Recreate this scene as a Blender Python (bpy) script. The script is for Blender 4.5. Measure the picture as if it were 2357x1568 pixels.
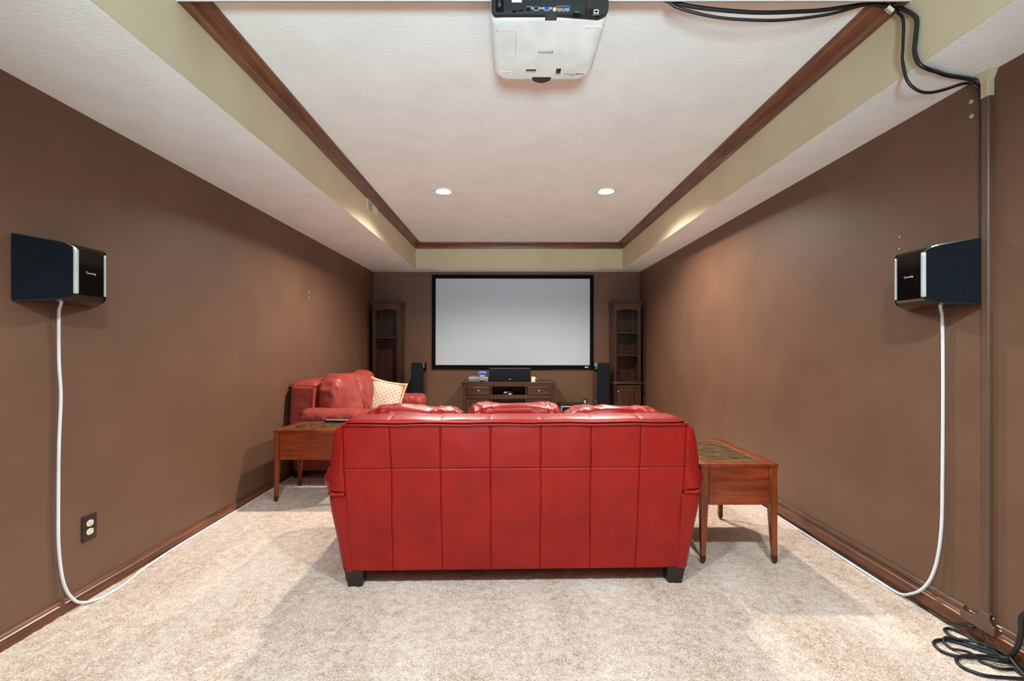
import bpy, bmesh, math, random
import numpy as np
from mathutils import Vector, Matrix, noise as mnoise

random.seed(7)
for o in list(bpy.data.objects):
    bpy.data.objects.remove(o, do_unlink=True)
scene = bpy.context.scene
COL = scene.collection

# ------------------------------------------------------------------ camera
cam_data = bpy.data.cameras.new('camera')
cam = bpy.data.objects.new('camera', cam_data)
COL.objects.link(cam)
cam.location = (0, 0, 1.167)
cam.rotation_euler = (math.pi / 2, 0, 0)
cam_data.sensor_width = 36
cam_data.lens = 36 * 1047 / 2357
cam_data.shift_x = 5.5 / 2357
cam_data.shift_y = 13 / 2357
cam_data.clip_start = 0.05
scene.camera = cam

# ------------------------------------------------------------------ world, exposure
world = bpy.data.worlds.new('world')
scene.world = world
world.use_nodes = True
world.node_tree.nodes['Background'].inputs[0].default_value = (0.75, 0.78, 0.82, 1)
world.node_tree.nodes['Background'].inputs[1].default_value = 0.0
vs = scene.view_settings
vs.view_transform = 'Standard'
vs.look = 'None'
vs.gamma = 1
vs.use_curve_mapping = False
vs.exposure = 0.42
scene.cycles.max_bounces = 7
scene.cycles.diffuse_bounces = 5
scene.cycles.adaptive_threshold = 0.04
scene.cycles.glossy_bounces = 3
scene.cycles.sample_clamp_indirect = 6.0

FAR_W, NEAR_W, REAR_FILL_W, FLASH_W = 156.0, 122.0, 20.0, 830.0         # recessed ceiling lamps, the rear one an added fill, and the flash
FAR_C, NEAR_C, FLASH_C = (1.0, 0.94, 0.83), (0.78, 0.94, 1.0), (0.60, 0.89, 1.0)

# ------------------------------------------------------------------ materials
def srgb(r, g, b):
    f = lambda c: (c / 12.92) if c <= 0.04045 else ((c + 0.055) / 1.055) ** 2.4
    return (f(r / 255), f(g / 255), f(b / 255), 1)

class NT:
    def __init__(self, name):
        self.m = bpy.data.materials.new(name)
        self.m.use_nodes = True
        self.t = self.m.node_tree
        self.b = self.t.nodes['Principled BSDF']
    def n(self, kind, **kw):
        x = self.t.nodes.new(kind)
        for k, v in kw.items():
            setattr(x, k, v)
        return x
    def l(self, a, b):
        self.t.links.new(a, b)
    def coords(self, scale=(1, 1, 1), rot=(0, 0, 0)):
        tc = self.n('ShaderNodeTexCoord')
        mp = self.n('ShaderNodeMapping')
        mp.inputs['Scale'].default_value = scale
        mp.inputs['Rotation'].default_value = rot
        self.l(tc.outputs['Object'], mp.inputs['Vector'])
        return mp.outputs['Vector']
    def noise(self, vec, scale, detail=3, rough=0.5):
        x = self.n('ShaderNodeTexNoise')
        x.inputs['Scale'].default_value = scale
        x.inputs['Detail'].default_value = detail
        x.inputs['Roughness'].default_value = rough
        self.l(vec, x.inputs['Vector'])
        return x.outputs['Fac']
    def ramp(self, fac, stops):
        r = self.n('ShaderNodeValToRGB')
        els = r.color_ramp.elements
        while len(els) < len(stops):
            els.new(0.5)
        for e, (p, c) in zip(els, stops):
            e.position = p
            e.color = c
        self.l(fac, r.inputs['Fac'])
        return r.outputs['Color']
    def bump(self, fac, strength, dist, prev=None):
        b = self.n('ShaderNodeBump')
        b.inputs['Strength'].default_value = strength
        b.inputs['Distance'].default_value = dist
        self.l(fac, b.inputs['Height'])
        if prev is not None:
            self.l(prev, b.inputs['Normal'])
        return b.outputs['Normal']
    def math(self, op, a, b=None, c=None):
        x = self.n('ShaderNodeMath', operation=op)
        for i, v in enumerate((a, b, c)):
            if v is None:
                continue
            if isinstance(v, (int, float)):
                x.inputs[i].default_value = v
            else:
                self.l(v, x.inputs[i])
        return x.outputs[0]

def plain(name, c, rough=0.5, metal=0.0, coat=0.0, spec=0.5, grain=0.0):
    k = NT(name)
    k.b.inputs['Base Color'].default_value = c
    k.b.inputs['Roughness'].default_value = rough
    k.b.inputs['Metallic'].default_value = metal
    k.b.inputs['Coat Weight'].default_value = coat
    k.b.inputs['Specular IOR Level'].default_value = spec
    v = k.coords()
    c2 = tuple(min(1, x * 0.86) for x in c[:3]) + (1,)
    k.l(k.ramp(k.noise(v, 9, 3), [(0.35, c2), (0.65, c)]), k.b.inputs['Base Color'])
    if grain:
        k.l(k.bump(k.noise(v, 420, 2), grain, 0.001), k.b.inputs['Normal'])
    return k.m

def paint(name, c, c2, scale, rough, b_scale, b_str, b_dist, spec=0.4):
    k = NT(name)
    v = k.coords()
    k.l(k.ramp(k.noise(v, scale, 3, 0.6), [(0.32, c2), (0.68, c)]), k.b.inputs['Base Color'])
    k.b.inputs['Roughness'].default_value = rough
    k.b.inputs['Specular IOR Level'].default_value = spec
    if b_scale:
        k.l(k.bump(k.noise(v, b_scale, 2, 0.6), b_str, b_dist), k.b.inputs['Normal'])
    return k.m

def wood(name, dark, mid, light, axis='x', rough=0.32, scale=1.0, coat=0.25):
    k = NT(name)
    s = {'x': (1.2, 16, 16), 'y': (16, 1.2, 16), 'z': (16, 16, 1.2)}[axis]
    v = k.coords(tuple(q * scale for q in s))
    f1 = k.noise(v, 3.0, 6, 0.62)
    f2 = k.noise(k.coords((1, 1, 1)), 5.0, 3)
    f = k.math('ADD', k.math('MULTIPLY', f1, 0.72), k.math('MULTIPLY', f2, 0.28))
    k.l(k.ramp(f, [(0.34, dark), (0.5, mid), (0.66, light)]), k.b.inputs['Base Color'])
    k.b.inputs['Roughness'].default_value = rough
    k.b.inputs['Coat Weight'].default_value = coat
    k.b.inputs['Coat Roughness'].default_value = 0.25
    k.l(k.bump(f1, 0.08, 0.002), k.b.inputs['Normal'])
    return k.m

def leather(name, c, c2, rough=0.4):
    k = NT(name)
    v = k.coords()
    k.l(k.ramp(k.noise(v, 5, 4, 0.6), [(0.3, c2), (0.7, c)]), k.b.inputs['Base Color'])
    k.b.inputs['Roughness'].default_value = rough
    k.b.inputs['Specular IOR Level'].default_value = 0.33
    k.l(k.bump(k.noise(v, 16, 3, 0.6), 0.18, 0.010), k.b.inputs['Normal'])
    return k.m

def carpet(name):
    k = NT(name)
    v = k.coords()
    big = k.noise(k.coords((1.0, 0.45, 1)), 3.2, 3, 0.6)
    mid = k.noise(v, 24, 1, 0.6)
    fine = k.noise(v, 170, 2, 0.75)
    f = k.math('ADD', k.math('ADD', k.math('MULTIPLY', big, 0.24), k.math('MULTIPLY', mid, 0.16)), k.math('MULTIPLY', fine, 0.60))
    k.l(k.ramp(f, [(0.35, srgb(142, 113, 96)), (0.455, srgb(197, 171, 153)), (0.53, srgb(219, 199, 184)), (0.64, srgb(236, 223, 212))]), k.b.inputs['Base Color'])
    k.b.inputs['Roughness'].default_value = 0.95
    k.b.inputs['Specular IOR Level'].default_value = 0.1
    k.b.inputs['Sheen Weight'].default_value = 0.15
    return k.m

def emit(name, c, s):
    k = NT(name)
    k.b.inputs['Base Color'].default_value = (0.9, 0.9, 0.9, 1)
    k.b.inputs['Emission Color'].default_value = c
    k.b.inputs['Emission Strength'].default_value = s
    k.m.cycles.emission_sampling = 'NONE'
    return k.m

def pillow_fabric(name):
    k = NT(name)
    v = k.coords((29, 29, 29), (0, math.radians(38), 0))
    sx = k.n('ShaderNodeSeparateXYZ')
    k.l(v, sx.inputs[0])
    fx = k.math('ABSOLUTE', k.math('SUBTRACT', k.math('FRACT', sx.outputs['X']), 0.5))
    fz = k.math('ABSOLUTE', k.math('SUBTRACT', k.math('FRACT', sx.outputs['Z']), 0.5))
    d = k.math('MAXIMUM', fx, fz)
    ring = k.math('MULTIPLY', k.math('GREATER_THAN', d, 0.11), k.math('LESS_THAN', d, 0.24))
    line = k.math('GREATER_THAN', d, 0.465)
    m1 = k.n('ShaderNodeMix', data_type='RGBA')
    m1.inputs['A'].default_value = srgb(222, 212, 190)
    m1.inputs['B'].default_value = srgb(176, 66, 54)
    k.l(ring, m1.inputs['Factor'])
    m2 = k.n('ShaderNodeMix', data_type='RGBA')
    k.l(m1.outputs['Result'], m2.inputs['A'])
    m2.inputs['B'].default_value = srgb(150, 140, 140)
    k.l(line, m2.inputs['Factor'])
    k.l(m2.outputs['Result'], k.b.inputs['Base Color'])
    k.b.inputs['Roughness'].default_value = 0.9
    k.l(k.bump(k.noise(k.coords(), 300, 2), 0.3, 0.001), k.b.inputs['Normal'])
    return k.m

def tooled_leather(name):
    k = NT(name)
    v = k.coords((1, 2.2, 1))
    k.l(k.ramp(k.noise(v, 16, 6, 0.65), [(0.36, srgb(42, 31, 19)), (0.5, srgb(78, 58, 34)), (0.64, srgb(108, 82, 50))]), k.b.inputs['Base Color'])
    k.b.inputs['Roughness'].default_value = 0.34
    k.l(k.bump(k.noise(v, 60, 4), 0.15, 0.002), k.b.inputs['Normal'])
    return k.m

M = {}
M['wall'] = paint('wall_brown_paint', srgb(110, 79, 60), srgb(101, 71, 54), 2.2, 0.48, 0, 0, 0, 0.5)
M['ceil'] = paint('ceiling_white_paint', srgb(236, 234, 231), srgb(228, 226, 223), 4, 0.9, 70, 0.35, 0.006, 0.2)
M['fascia'] = paint('fascia_cream_paint', srgb(208, 196, 166), srgb(200, 187, 157), 3, 0.75, 0, 0, 0, 0.25)
M['rearwall'] = paint('rear_wall_paint', srgb(206, 210, 214), srgb(198, 203, 208), 3, 0.8, 0, 0, 0, 0.2)
M['carpet'] = carpet('carpet_beige')
M['trimx'] = wood('trim_wood_x', srgb(66, 34, 18), srgb(102, 55, 30), srgb(126, 72, 40), 'x', 0.36)
M['trimy'] = wood('trim_wood_y', srgb(66, 34, 18), srgb(102, 55, 30), srgb(126, 72, 40), 'y', 0.36)
M['red'] = leather('red_leather', srgb(158, 25, 17), srgb(138, 19, 13), 0.40)
M['red2'] = leather('red_leather_pale_sheen', srgb(158, 66, 58), srgb(138, 54, 48), 0.42)  # same red leather as the sofa, with its pale sheen painted into the colour
M['blackwood'] = plain('dark_leg_wood', srgb(38, 30, 27), 0.45)
M['tablex'] = wood('table_cherry_x', srgb(86, 28, 6), srgb(132, 48, 11), srgb(156, 66, 20), 'x', 0.3)
M['tabley'] = wood('table_cherry_y', srgb(86, 28, 6), srgb(132, 48, 11), srgb(156, 66, 20), 'y', 0.3)
M['tablez'] = wood('table_cherry_z', srgb(88, 34, 9), srgb(128, 56, 16), srgb(150, 74, 26), 'z', 0.3)
M['tooled'] = tooled_leather('tooled_green_leather')
M['gold'] = plain('gold_tooling', srgb(190, 160, 84), 0.4, 0.6)
M['brass'] = plain('aged_brass', srgb(92, 72, 44), 0.4, 0.9)
M['darkx'] = wood('cabinet_wood_x', srgb(38, 19, 12), srgb(62, 33, 21), srgb(82, 47, 30), 'x', 0.34)
M['darkz'] = wood('cabinet_wood_z', srgb(34, 17, 11), srgb(56, 29, 18), srgb(76, 42, 26), 'z', 0.34)
M['nickel'] = plain('brushed_nickel', srgb(196, 190, 180), 0.28, 1.0)
M['black'] = plain('black_plastic', srgb(22, 22, 23), 0.45)
M['gloss'] = plain('gloss_black', srgb(10, 10, 11), 0.12, 0, 0.4)
M['cloth'] = plain('black_grille_cloth', srgb(24, 27, 33), 0.95, 0, 0, 0.15, 0.5)
M['navy'] = plain('navy_grille_cloth', srgb(12, 19, 27), 0.9, 0, 0, 0.2, 0.5)
M['navy2'] = plain('navy_grille_ring', srgb(20, 28, 37), 0.9, 0, 0, 0.2, 0.5)
M['silver'] = plain('silver_plastic', srgb(200, 208, 206), 0.35, 0.3)
M['grey'] = plain('grey_plastic', srgb(150, 152, 156), 0.35, 0.2)
M['blue'] = plain('blue_plastic', srgb(18, 110, 226), 0.3)
M['white'] = plain('white_plastic', srgb(226, 226, 224), 0.4)
M['proj'] = plain('projector_white', srgb(232, 230, 226), 0.42)
M['ivory'] = plain('ivory_plastic', srgb(228, 220, 186), 0.4)
M['screen'] = paint('screen_fabric', srgb(194, 207, 220), srgb(190, 204, 217), 1.0, 0.8, 0, 0, 0, 0.2)
M['velvet'] = plain('black_velvet', srgb(9, 9, 10), 0.85, 0, 0, 0.15)
M['cable'] = plain('black_cable', srgb(20, 21, 23), 0.42)
M['wcable'] = plain('white_cable', srgb(232, 234, 238), 0.45)
M['pillow'] = pillow_fabric('pillow_print')
M['coral'] = plain('coral_trim', srgb(214, 110, 84), 0.85)
M['cream'] = plain('cream_trim', srgb(238, 226, 200), 0.85)
M['label'] = plain('pale_label', srgb(244, 244, 242), 0.5)
M['print'] = plain('grey_print', srgb(96, 96, 98), 0.6)
M['bulb_far'] = emit('lamp_lens_warm', (1, 0.96, 0.9, 1), 45)
M['led'] = emit('blue_led', (0.35, 0.6, 1, 1), 3)
for nm, c in (('yel', (226, 200, 60)), ('rd', (210, 60, 50)), ('bl', (60, 80, 170)), ('gn', (60, 150, 130)), ('vga', (24, 60, 170)), ('brownpl', (46, 32, 27)), ('raceway', (98, 72, 57)), ('bulbgrey', (150, 146, 136)), ('chip', (226, 226, 214)), ('slate', (60, 56, 68)), ('shade', (190, 186, 180))):
    M[nm] = plain('plastic_' + nm, srgb(*c), 0.45)
M['faint'] = plain('faint_print', srgb(158, 157, 156), 0.6)

# ------------------------------------------------------------------ mesh helpers
class MB:
    def __init__(self):
        self.v = []
        self.f = []
    def add(self, vs, fs):
        o = len(self.v)
        self.v += [tuple(p) for p in vs]
        self.f += [tuple(i + o for i in q) for q in fs]
        return self
    def box(self, x0, x1, y0, y1, z0, z1):
        return self.add([(x0, y0, z0), (x1, y0, z0), (x1, y1, z0), (x0, y1, z0), (x0, y0, z1), (x1, y0, z1), (x1, y1, z1), (x0, y1, z1)],
                        [(0, 3, 2, 1), (4, 5, 6, 7), (0, 1, 5, 4), (1, 2, 6, 5), (2, 3, 7, 6), (3, 0, 4, 7)])
    def loft(self, rings, cap=True, closed=True):
        n = len(rings[0])
        vs = [p for r in rings for p in r]
        fs = []
        for i in range(len(rings) - 1):
            for j in range(n if closed else n - 1):
                a, b = i * n + j, i * n + (j + 1) % n
                fs.append((a, b, b + n, a + n))
        if cap:
            fs.append(tuple(reversed(range(n))))
            fs.append(tuple((len(rings) - 1) * n + j for j in range(n)))
        return self.add(vs, fs)
    def prism(self, poly, a0, a1, axis='z'):
        put = {'z': lambda p, a: (p[0], p[1], a), 'y': lambda p, a: (p[0], a, p[1]), 'x': lambda p, a: (a, p[0], p[1])}[axis]
        return self.loft([[put(p, a0) for p in poly], [put(p, a1) for p in poly]])
    def tube(self, path, r, n=8):
        pts = [Vector(p) for p in path]
        rings = []
        t0 = (pts[1] - pts[0]).normalized()
        up = Vector((0, 0, 1)) if abs(t0.z) < 0.9 else Vector((1, 0, 0))
        s = t0.cross(up).normalized()
        for i, p in enumerate(pts):
            t = (pts[min(i + 1, len(pts) - 1)] - pts[max(i - 1, 0)]).normalized()
            s = (s - t * s.dot(t)).normalized()
            q = t.cross(s)
            rr = r[i] if isinstance(r, (list, tuple)) else r
            rings.append([p + (s * math.cos(2 * math.pi * k / n) + q * math.sin(2 * math.pi * k / n)) * rr for k in range(n)])
        return self.loft(rings)
    def lathe(self, prof, origin=(0, 0, 0), axis='z', n=20):
        o = Vector(origin)
        rings = []
        for r, h in prof:
            ring = []
            for k in range(n):
                a = 2 * math.pi * k / n
                c, s = max(r, 1e-4) * math.cos(a), max(r, 1e-4) * math.sin(a)
                ring.append(o + {'z': Vector((c, s, h)), 'y': Vector((c, h, s)), 'x': Vector((h, c, s))}[axis])
            rings.append(ring)
        return self.loft(rings)
    def grid(self, nu, nv, fn, closed_u=False):
        vs = [fn(i / (nu if closed_u else nu - 1), j / (nv - 1)) for j in range(nv) for i in range(nu)]
        fs = []
        for j in range(nv - 1):
            for i in range(nu if closed_u else nu - 1):
                a, b = j * nu + i, j * nu + (i + 1) % nu
                fs.append((a, b, b + nu, a + nu))
        return self.add(vs, fs)
    def mesh(self, name, mat, smooth=False, bevel=0.0, seg=2):
        bm = bmesh.new()
        vv = [bm.verts.new(p) for p in self.v]
        for q in self.f:
            try:
                bm.faces.new([vv[i] for i in q])
            except ValueError:
                pass
        bmesh.ops.recalc_face_normals(bm, faces=bm.faces)
        if bevel:
            ed = [e for e in bm.edges if len(e.link_faces) == 2 and e.calc_face_angle(0) > 0.5]
            bmesh.ops.bevel(bm, geom=ed, offset=bevel, segments=seg, profile=0.5, affect='EDGES', clamp_overlap=True)
        me = bpy.data.meshes.new(name)
        bm.to_mesh(me)
        bm.free()
        if smooth or bevel:
            me.polygons.foreach_set('use_smooth', [True] * len(me.polygons))
            if bevel or smooth == 'auto':
                try:
                    me.set_sharp_from_angle(angle=math.radians(40))
                except Exception:
                    pass
        me.materials.append(M[mat] if isinstance(mat, str) else mat)
        return me
    def build(self, name, mat, parent=None, smooth=False, bevel=0.0, seg=2):
        o = bpy.data.objects.new(name, self.mesh(name, mat, smooth, bevel, seg))
        COL.objects.link(o)
        if parent is not None:
            o.parent = parent
        return o

def tag(o, label=None, cat=None, group=None, kind=None):
    if label: o['label'] = label
    if cat: o['category'] = cat
    if group: o['group'] = group
    if kind: o['kind'] = kind
    return o
def thing(name, loc, label, cat, group=None, rz=0.0, rot=None):
    o = bpy.data.objects.new(name, None)
    o.empty_display_size = 0.05
    COL.objects.link(o)
    o.location = loc
    o.rotation_euler = rot if rot else (0, 0, rz)
    return tag(o, label, cat, group)
def box(name, mat, parent, x0, x1, y0, y1, z0, z1, bevel=0.0, seg=2):
    return MB().box(x0, x1, y0, y1, z0, z1).build(name, mat, parent, bevel=bevel, seg=seg)
def struct(o):
    return tag(o, kind='structure')
def copy_tree(o, parent=None):
    c = o.copy()
    COL.objects.link(c)
    c.parent = parent
    for ch in list(o.children):
        copy_tree(ch, c)
    return c
def smooth_path(pts, per=6):
    P = [Vector(p) for p in pts]
    P = [P[0] * 2 - P[1]] + P + [P[-1] * 2 - P[-2]]
    out = []
    for i in range(1, len(P) - 2):
        a, b, c, d = P[i - 1:i + 3]
        for k in range(per):
            t = k / per
            out.append(0.5 * ((2 * b) + (c - a) * t + (2 * a - 5 * b + 4 * c - d) * t * t + (3 * b - a - 3 * c + d) * t ** 3))
    out.append(P[-2])
    return out
def sp(pw, c):
    return math.copysign(abs(c) ** pw, c)
def rrect(w, h, r, n=5):
    out = []
    for cx, cy, a0 in ((w - r, h - r, 0), (-w + r, h - r, 90), (-w + r, -h + r, 180), (w - r, -h + r, 270)):
        for k in range(n + 1):
            a = math.radians(a0 + 90 * k / n)
            out.append((cx + r * math.cos(a), cy + r * math.sin(a)))
    return out
def text_part(name, s, size, mat, parent, loc, rot, depth=0.0004):
    cu = bpy.data.curves.new(name, 'FONT')
    cu.body = s
    cu.size = size
    cu.align_x = 'CENTER'
    cu.align_y = 'CENTER'
    cu.extrude = depth
    cu.resolution_u = 3
    t = bpy.data.objects.new(name, cu)
    COL.objects.link(t)
    bpy.context.view_layer.update()
    me = bpy.data.meshes.new_from_object(t)
    bpy.data.objects.remove(t, do_unlink=True)
    me.materials.clear()
    me.materials.append(M[mat])
    o = bpy.data.objects.new(name, me)
    COL.objects.link(o)
    o.parent = parent
    o.location = loc
    o.rotation_euler = rot
    return o

# ------------------------------------------------------------------ the room
XL, XR, YB, YF = -1.944, 1.857, 6.5, -2.6
ZS, ZT, ZN = 2.226, 2.57, 2.49            # soffit, tray ceiling, lower ceiling over the camera
TXL, TXR, TYB, TYN = -1.279, 1.539, 6.2, 1.745

fl = struct(box('floor', 'carpet', None, XL - 0.1, XR + 0.1, YF - 0.1, YB + 0.1, -0.12, 0))
struct(box('wall_left', 'wall', None, XL - 0.1, XL, YF, YB, 0, 2.75))
struct(box('wall_right', 'wall', None, XR, XR + 0.1, YF, YB, 0, 2.75))
struct(box('wall_back', 'wall', None, XL - 0.1, XR + 0.1, YB, YB + 0.1, 0, 2.75))
struct(box('wall_front', 'rearwall', None, XL - 0.1, XR + 0.1, YF - 0.1, YF, 0, 2.75))
struct(box('ceiling', 'ceil', None, TXL - 0.05, TXR + 0.05, TYN, TYB + 0.05, ZT, ZT + 0.1))
struct(box('ceiling_near', 'ceil', None, TXL - 0.05, TXR + 0.05, YF, TYN, ZN, ZT + 0.1))
struct(box('ceiling_soffit_left', 'ceil', None, XL, TXL - 0.004, YF, YB, ZS, ZS + 0.02))
struct(box('ceiling_soffit_right', 'ceil', None, TXR + 0.004, XR, YF, YB, ZS, ZS + 0.02))
struct(box('ceiling_soffit_back', 'ceil', None, TXL - 0.004, TXR + 0.004, TYB + 0.004, YB, ZS, ZS + 0.02))
struct(box('wall_fascia_left', 'fascia', None, TXL - 0.004, TXL, YF, TYB, ZS, ZT))
struct(box('wall_fascia_right', 'fascia', None, TXR, TXR + 0.004, YF, TYB, ZS, ZT))
struct(box('wall_fascia_back', 'fascia', None, TXL - 0.004, TXR + 0.004, TYB, TYB + 0.004, ZS, ZT))

# carpet pile: uncountable tufts as real relief where the carpet is seen from close by
def carpet_pile():
    x0, x1, y0, y1, st = XL + 0.012, XR - 0.012, 1.25, 4.3, 0.0068
    nx, ny = int((x1 - x0) / st), int((y1 - y0) / st)
    rng = np.random.default_rng(3)
    xs = np.linspace(x0, x1, nx)[None, :].repeat(ny, 0) + rng.uniform(-0.002, 0.002, (ny, nx))
    ys = np.linspace(y0, y1, ny)[:, None].repeat(nx, 1) + rng.uniform(-0.002, 0.002, (ny, nx))
    low = rng.normal(0, 1, (ny, nx))
    for _ in range(5):
        low = (low + np.roll(low, 1, 0) + np.roll(low, -1, 0) + np.roll(low, 1, 1) + np.roll(low, -1, 1)) / 5
    low /= low.std()
    zs = 0.0032 + 0.0009 * low + rng.uniform(-0.0014, 0.0014, (ny, nx))
    zs[0, :] = 0; zs[-1, :] = 0.0005
    co = np.stack([xs, ys, np.maximum(zs, 0.0004)], -1).reshape(-1, 3)
    a = (np.arange(ny - 1)[:, None] * nx + np.arange(nx - 1)[None, :]).ravel()
    q = np.stack([a, a + 1, a + nx + 1, a + nx], -1)
    me = bpy.data.meshes.new('carpet_pile')
    me.vertices.add(len(co)); me.vertices.foreach_set('co', co.ravel())
    me.loops.add(q.size); me.loops.foreach_set('vertex_index', q.ravel())
    me.polygons.add(len(q))
    me.polygons.foreach_set('loop_start', np.arange(len(q)) * 4)
    me.update(); me.validate()
    me.polygons.foreach_set('use_smooth', [True] * len(me.polygons))
    me.materials.append(M['carpet'])
    o = bpy.data.objects.new('carpet_pile', me)
    COL.objects.link(o)
    o.parent = fl
    tag(o, kind='stuff')
carpet_pile()

# crown moulding round the tray, mitred
CROWN = [(0, 0.076), (0.012, 0.076), (0.015, 0.066), (0.024, 0.060), (0.026, 0.052), (0.038, 0.038), (0.052, 0.024), (0.060, 0.018), (0.068, 0.016), (0.071, 0.008), (0.071, 0), (0, 0)]
def crown_run(name, mat, place):
    m = MB()
    m.loft([[place(d, z, 0) for d, z in CROWN], [place(d, z, 1) for d, z in CROWN]])
    return struct(m.build(name, mat))
crown_run('trim_1', 'trimy', lambda d, z, e: (TXL + d, TYN if e == 0 else TYB - d, ZT - z))
crown_run('trim_2', 'trimy', lambda d, z, e: (TXR - d, TYN if e == 0 else TYB - d, ZT - z))
crown_run('trim_3', 'trimx', lambda d, z, e: ((TXL + d) if e == 0 else (TXR - d), TYB - d, ZT - z))
struct(box('trim_4', 'trimx', None, TXL, TXR, TYN, TYN + 0.004, ZN + 0.0005, ZT))

def base_prof(h):
    return [(0, 0), (0.013, 0), (0.013, h - 0.030), (0.016, h - 0.028), (0.016, h - 0.022), (0.012, h - 0.018), (0.012, h - 0.012), (0.007, h - 0.004), (0.005, h), (0, h)]
m = MB(); pr = base_prof(0.070)
m.loft([[(XL + d, YF, z) for d, z in pr], [(XL + d, YB, z) for d, z in pr]]); struct(m.build('baseboard_left', 'trimy'))
m = MB(); pr = base_prof(0.090)
m.loft([[(XR - d, YF, z) for d, z in pr], [(XR - d, YB, z) for d, z in pr]]); struct(m.build('baseboard_right', 'trimy'))
m = MB(); pr = base_prof(0.075)
m.loft([[(XL + 0.016, YB - d, z) for d, z in pr], [(XR - 0.016, YB - d, z) for d, z in pr]]); struct(m.build('baseboard_back', 'trimx'))

# ------------------------------------------------------------------ recessed lamps (each carries its own light)
def downlight(x, y, z, label, watts, col):
    t = thing('recessed_downlight', (x, y, z), label, 'ceiling light', 'recessed downlights')
    MB().lathe([(0.062, 0), (0.092, 0), (0.094, -0.004), (0.088, -0.008), (0.066, -0.007), (0.060, -0.002)], n=32).build('trim_ring', 'white', t, smooth=True)
    MB().lathe([(0.001, -0.016), (0.025, -0.015), (0.045, -0.012), (0.058, -0.006), (0.062, -0.001)], n=32).build('lamp_lens', 'bulb_far', t, smooth=True)
    ld = bpy.data.lights.new('lamp_light', 'SPOT')
    ld.energy = watts
    ld.color = col
    ld.spot_size = math.radians(154)
    ld.spot_blend = 0.6
    ld.shadow_soft_size = 0.045
    lo = bpy.data.objects.new('lamp_light', ld)
    COL.objects.link(lo)
    lo.parent = t
    lo.location = (0, 0, -0.07)
    return t
downlight(-0.597, 4.115, ZT, 'lit round recessed ceiling light, left one above the loveseat side', FAR_W, FAR_C)
downlight(0.873, 4.115, ZT, 'lit round recessed ceiling light, right one on the bare wall side', FAR_W, FAR_C)
downlight(-0.597, 0.62, ZN, 'recessed ceiling light over the viewer, left of the projector', NEAR_W, NEAR_C)
downlight(0.873, 0.62, ZN, 'recessed ceiling light over the viewer, right of the projector', NEAR_W, NEAR_C)
downlight(0.13, -1.4, ZN, 'added recessed ceiling light, unseen behind the viewer near the front wall', REAR_FILL_W, NEAR_C)  # added unseen lamp, put in to raise the bounced light on the ceiling

# photographer's bounce flash on a stand behind the viewer, aimed at the ceiling
def flash_stand():
    t = thing('photo_flash', (0.0, -2.0, 0), 'black flash on a low light stand far behind the viewer', 'flash')
    MB().tube([(0, 0, 0.04), (0, 0, 0.53)], 0.011, 10).build('pole', 'black', t, smooth=True)
    for k in range(3):
        a = 2 * math.pi * k / 3 + 0.5
        MB().tube([(0, 0, 0.20), (0.20 * math.cos(a), 0.20 * math.sin(a), 0.008)], 0.008, 8).build('leg', 'black', t, smooth=True)
    h = MB().prism(rrect(0.04, 0.03, 0.006), 0.53, 0.60, 'z').build('flash_head', 'black', t, bevel=0.003)
    MB().prism(rrect(0.036, 0.026, 0.005), 0.60, 0.604, 'z').build('flash_lens', 'white', h)
    ld = bpy.data.lights.new('flash_light', 'SPOT')
    ld.energy = FLASH_W
    ld.color = FLASH_C
    ld.spot_size = math.radians(62)
    ld.spot_blend = 1.0
    ld.shadow_soft_size = 0.28
    lo = bpy.data.objects.new('flash_light', ld)
    COL.objects.link(lo)
    lo.parent = t
    lo.location = (0, 0.0, 0.66)
    lo.rotation_euler = (math.radians(90 + 30), 0, 0)
flash_stand()

# ------------------------------------------------------------------ sofas
def nz(x, y, z, s, k=0.0):
    return mnoise.noise(Vector((x * s + k, y * s - k, z * s + 2 * k)))
def cushion(cx, cy, cz, sx, sy, sz, seed, e1=0.45, e2=0.42, nu=72, nv=36, wr=0.010, lean=0.0, sag=0.0):
    m = MB()
    def fn(u, v):
        a, b = 2 * math.pi * u, math.pi * (v - 0.5) * 0.9999
        x = sx * sp(e1, math.cos(b)) * sp(e2, math.cos(a))
        y = sy * sp(e1, math.cos(b)) * sp(e2, math.sin(a))
        z = sz * sp(e1, math.sin(b))
        nx, ny, nzz = x / sx ** 1.2, y / sy ** 1.2, z / sz ** 1.2
        L = math.sqrt(nx * nx + ny * ny + nzz * nzz) + 1e-6
        d = wr * 1.3 * nz(x, y, z, 5, seed)
        edge = (abs(x) / sx) ** 3
        d += wr * 0.9 * (1 - abs(nz(x * 2.4, y * 0.6, z * 0.9, 11, seed + 9))) * (0.4 + edge) - wr * 0.7
        d += wr * 0.35 * nz(x, y, z, 26, seed + 3)
        x += nx / L * d; y += ny / L * d; z += nzz / L * d
        z -= sag * (x / sx) ** 2
        y += lean * z
        return (cx + x, cy + y, cz + z)
    m.grid(nu, nv, fn, closed_u=True)
    return m

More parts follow.
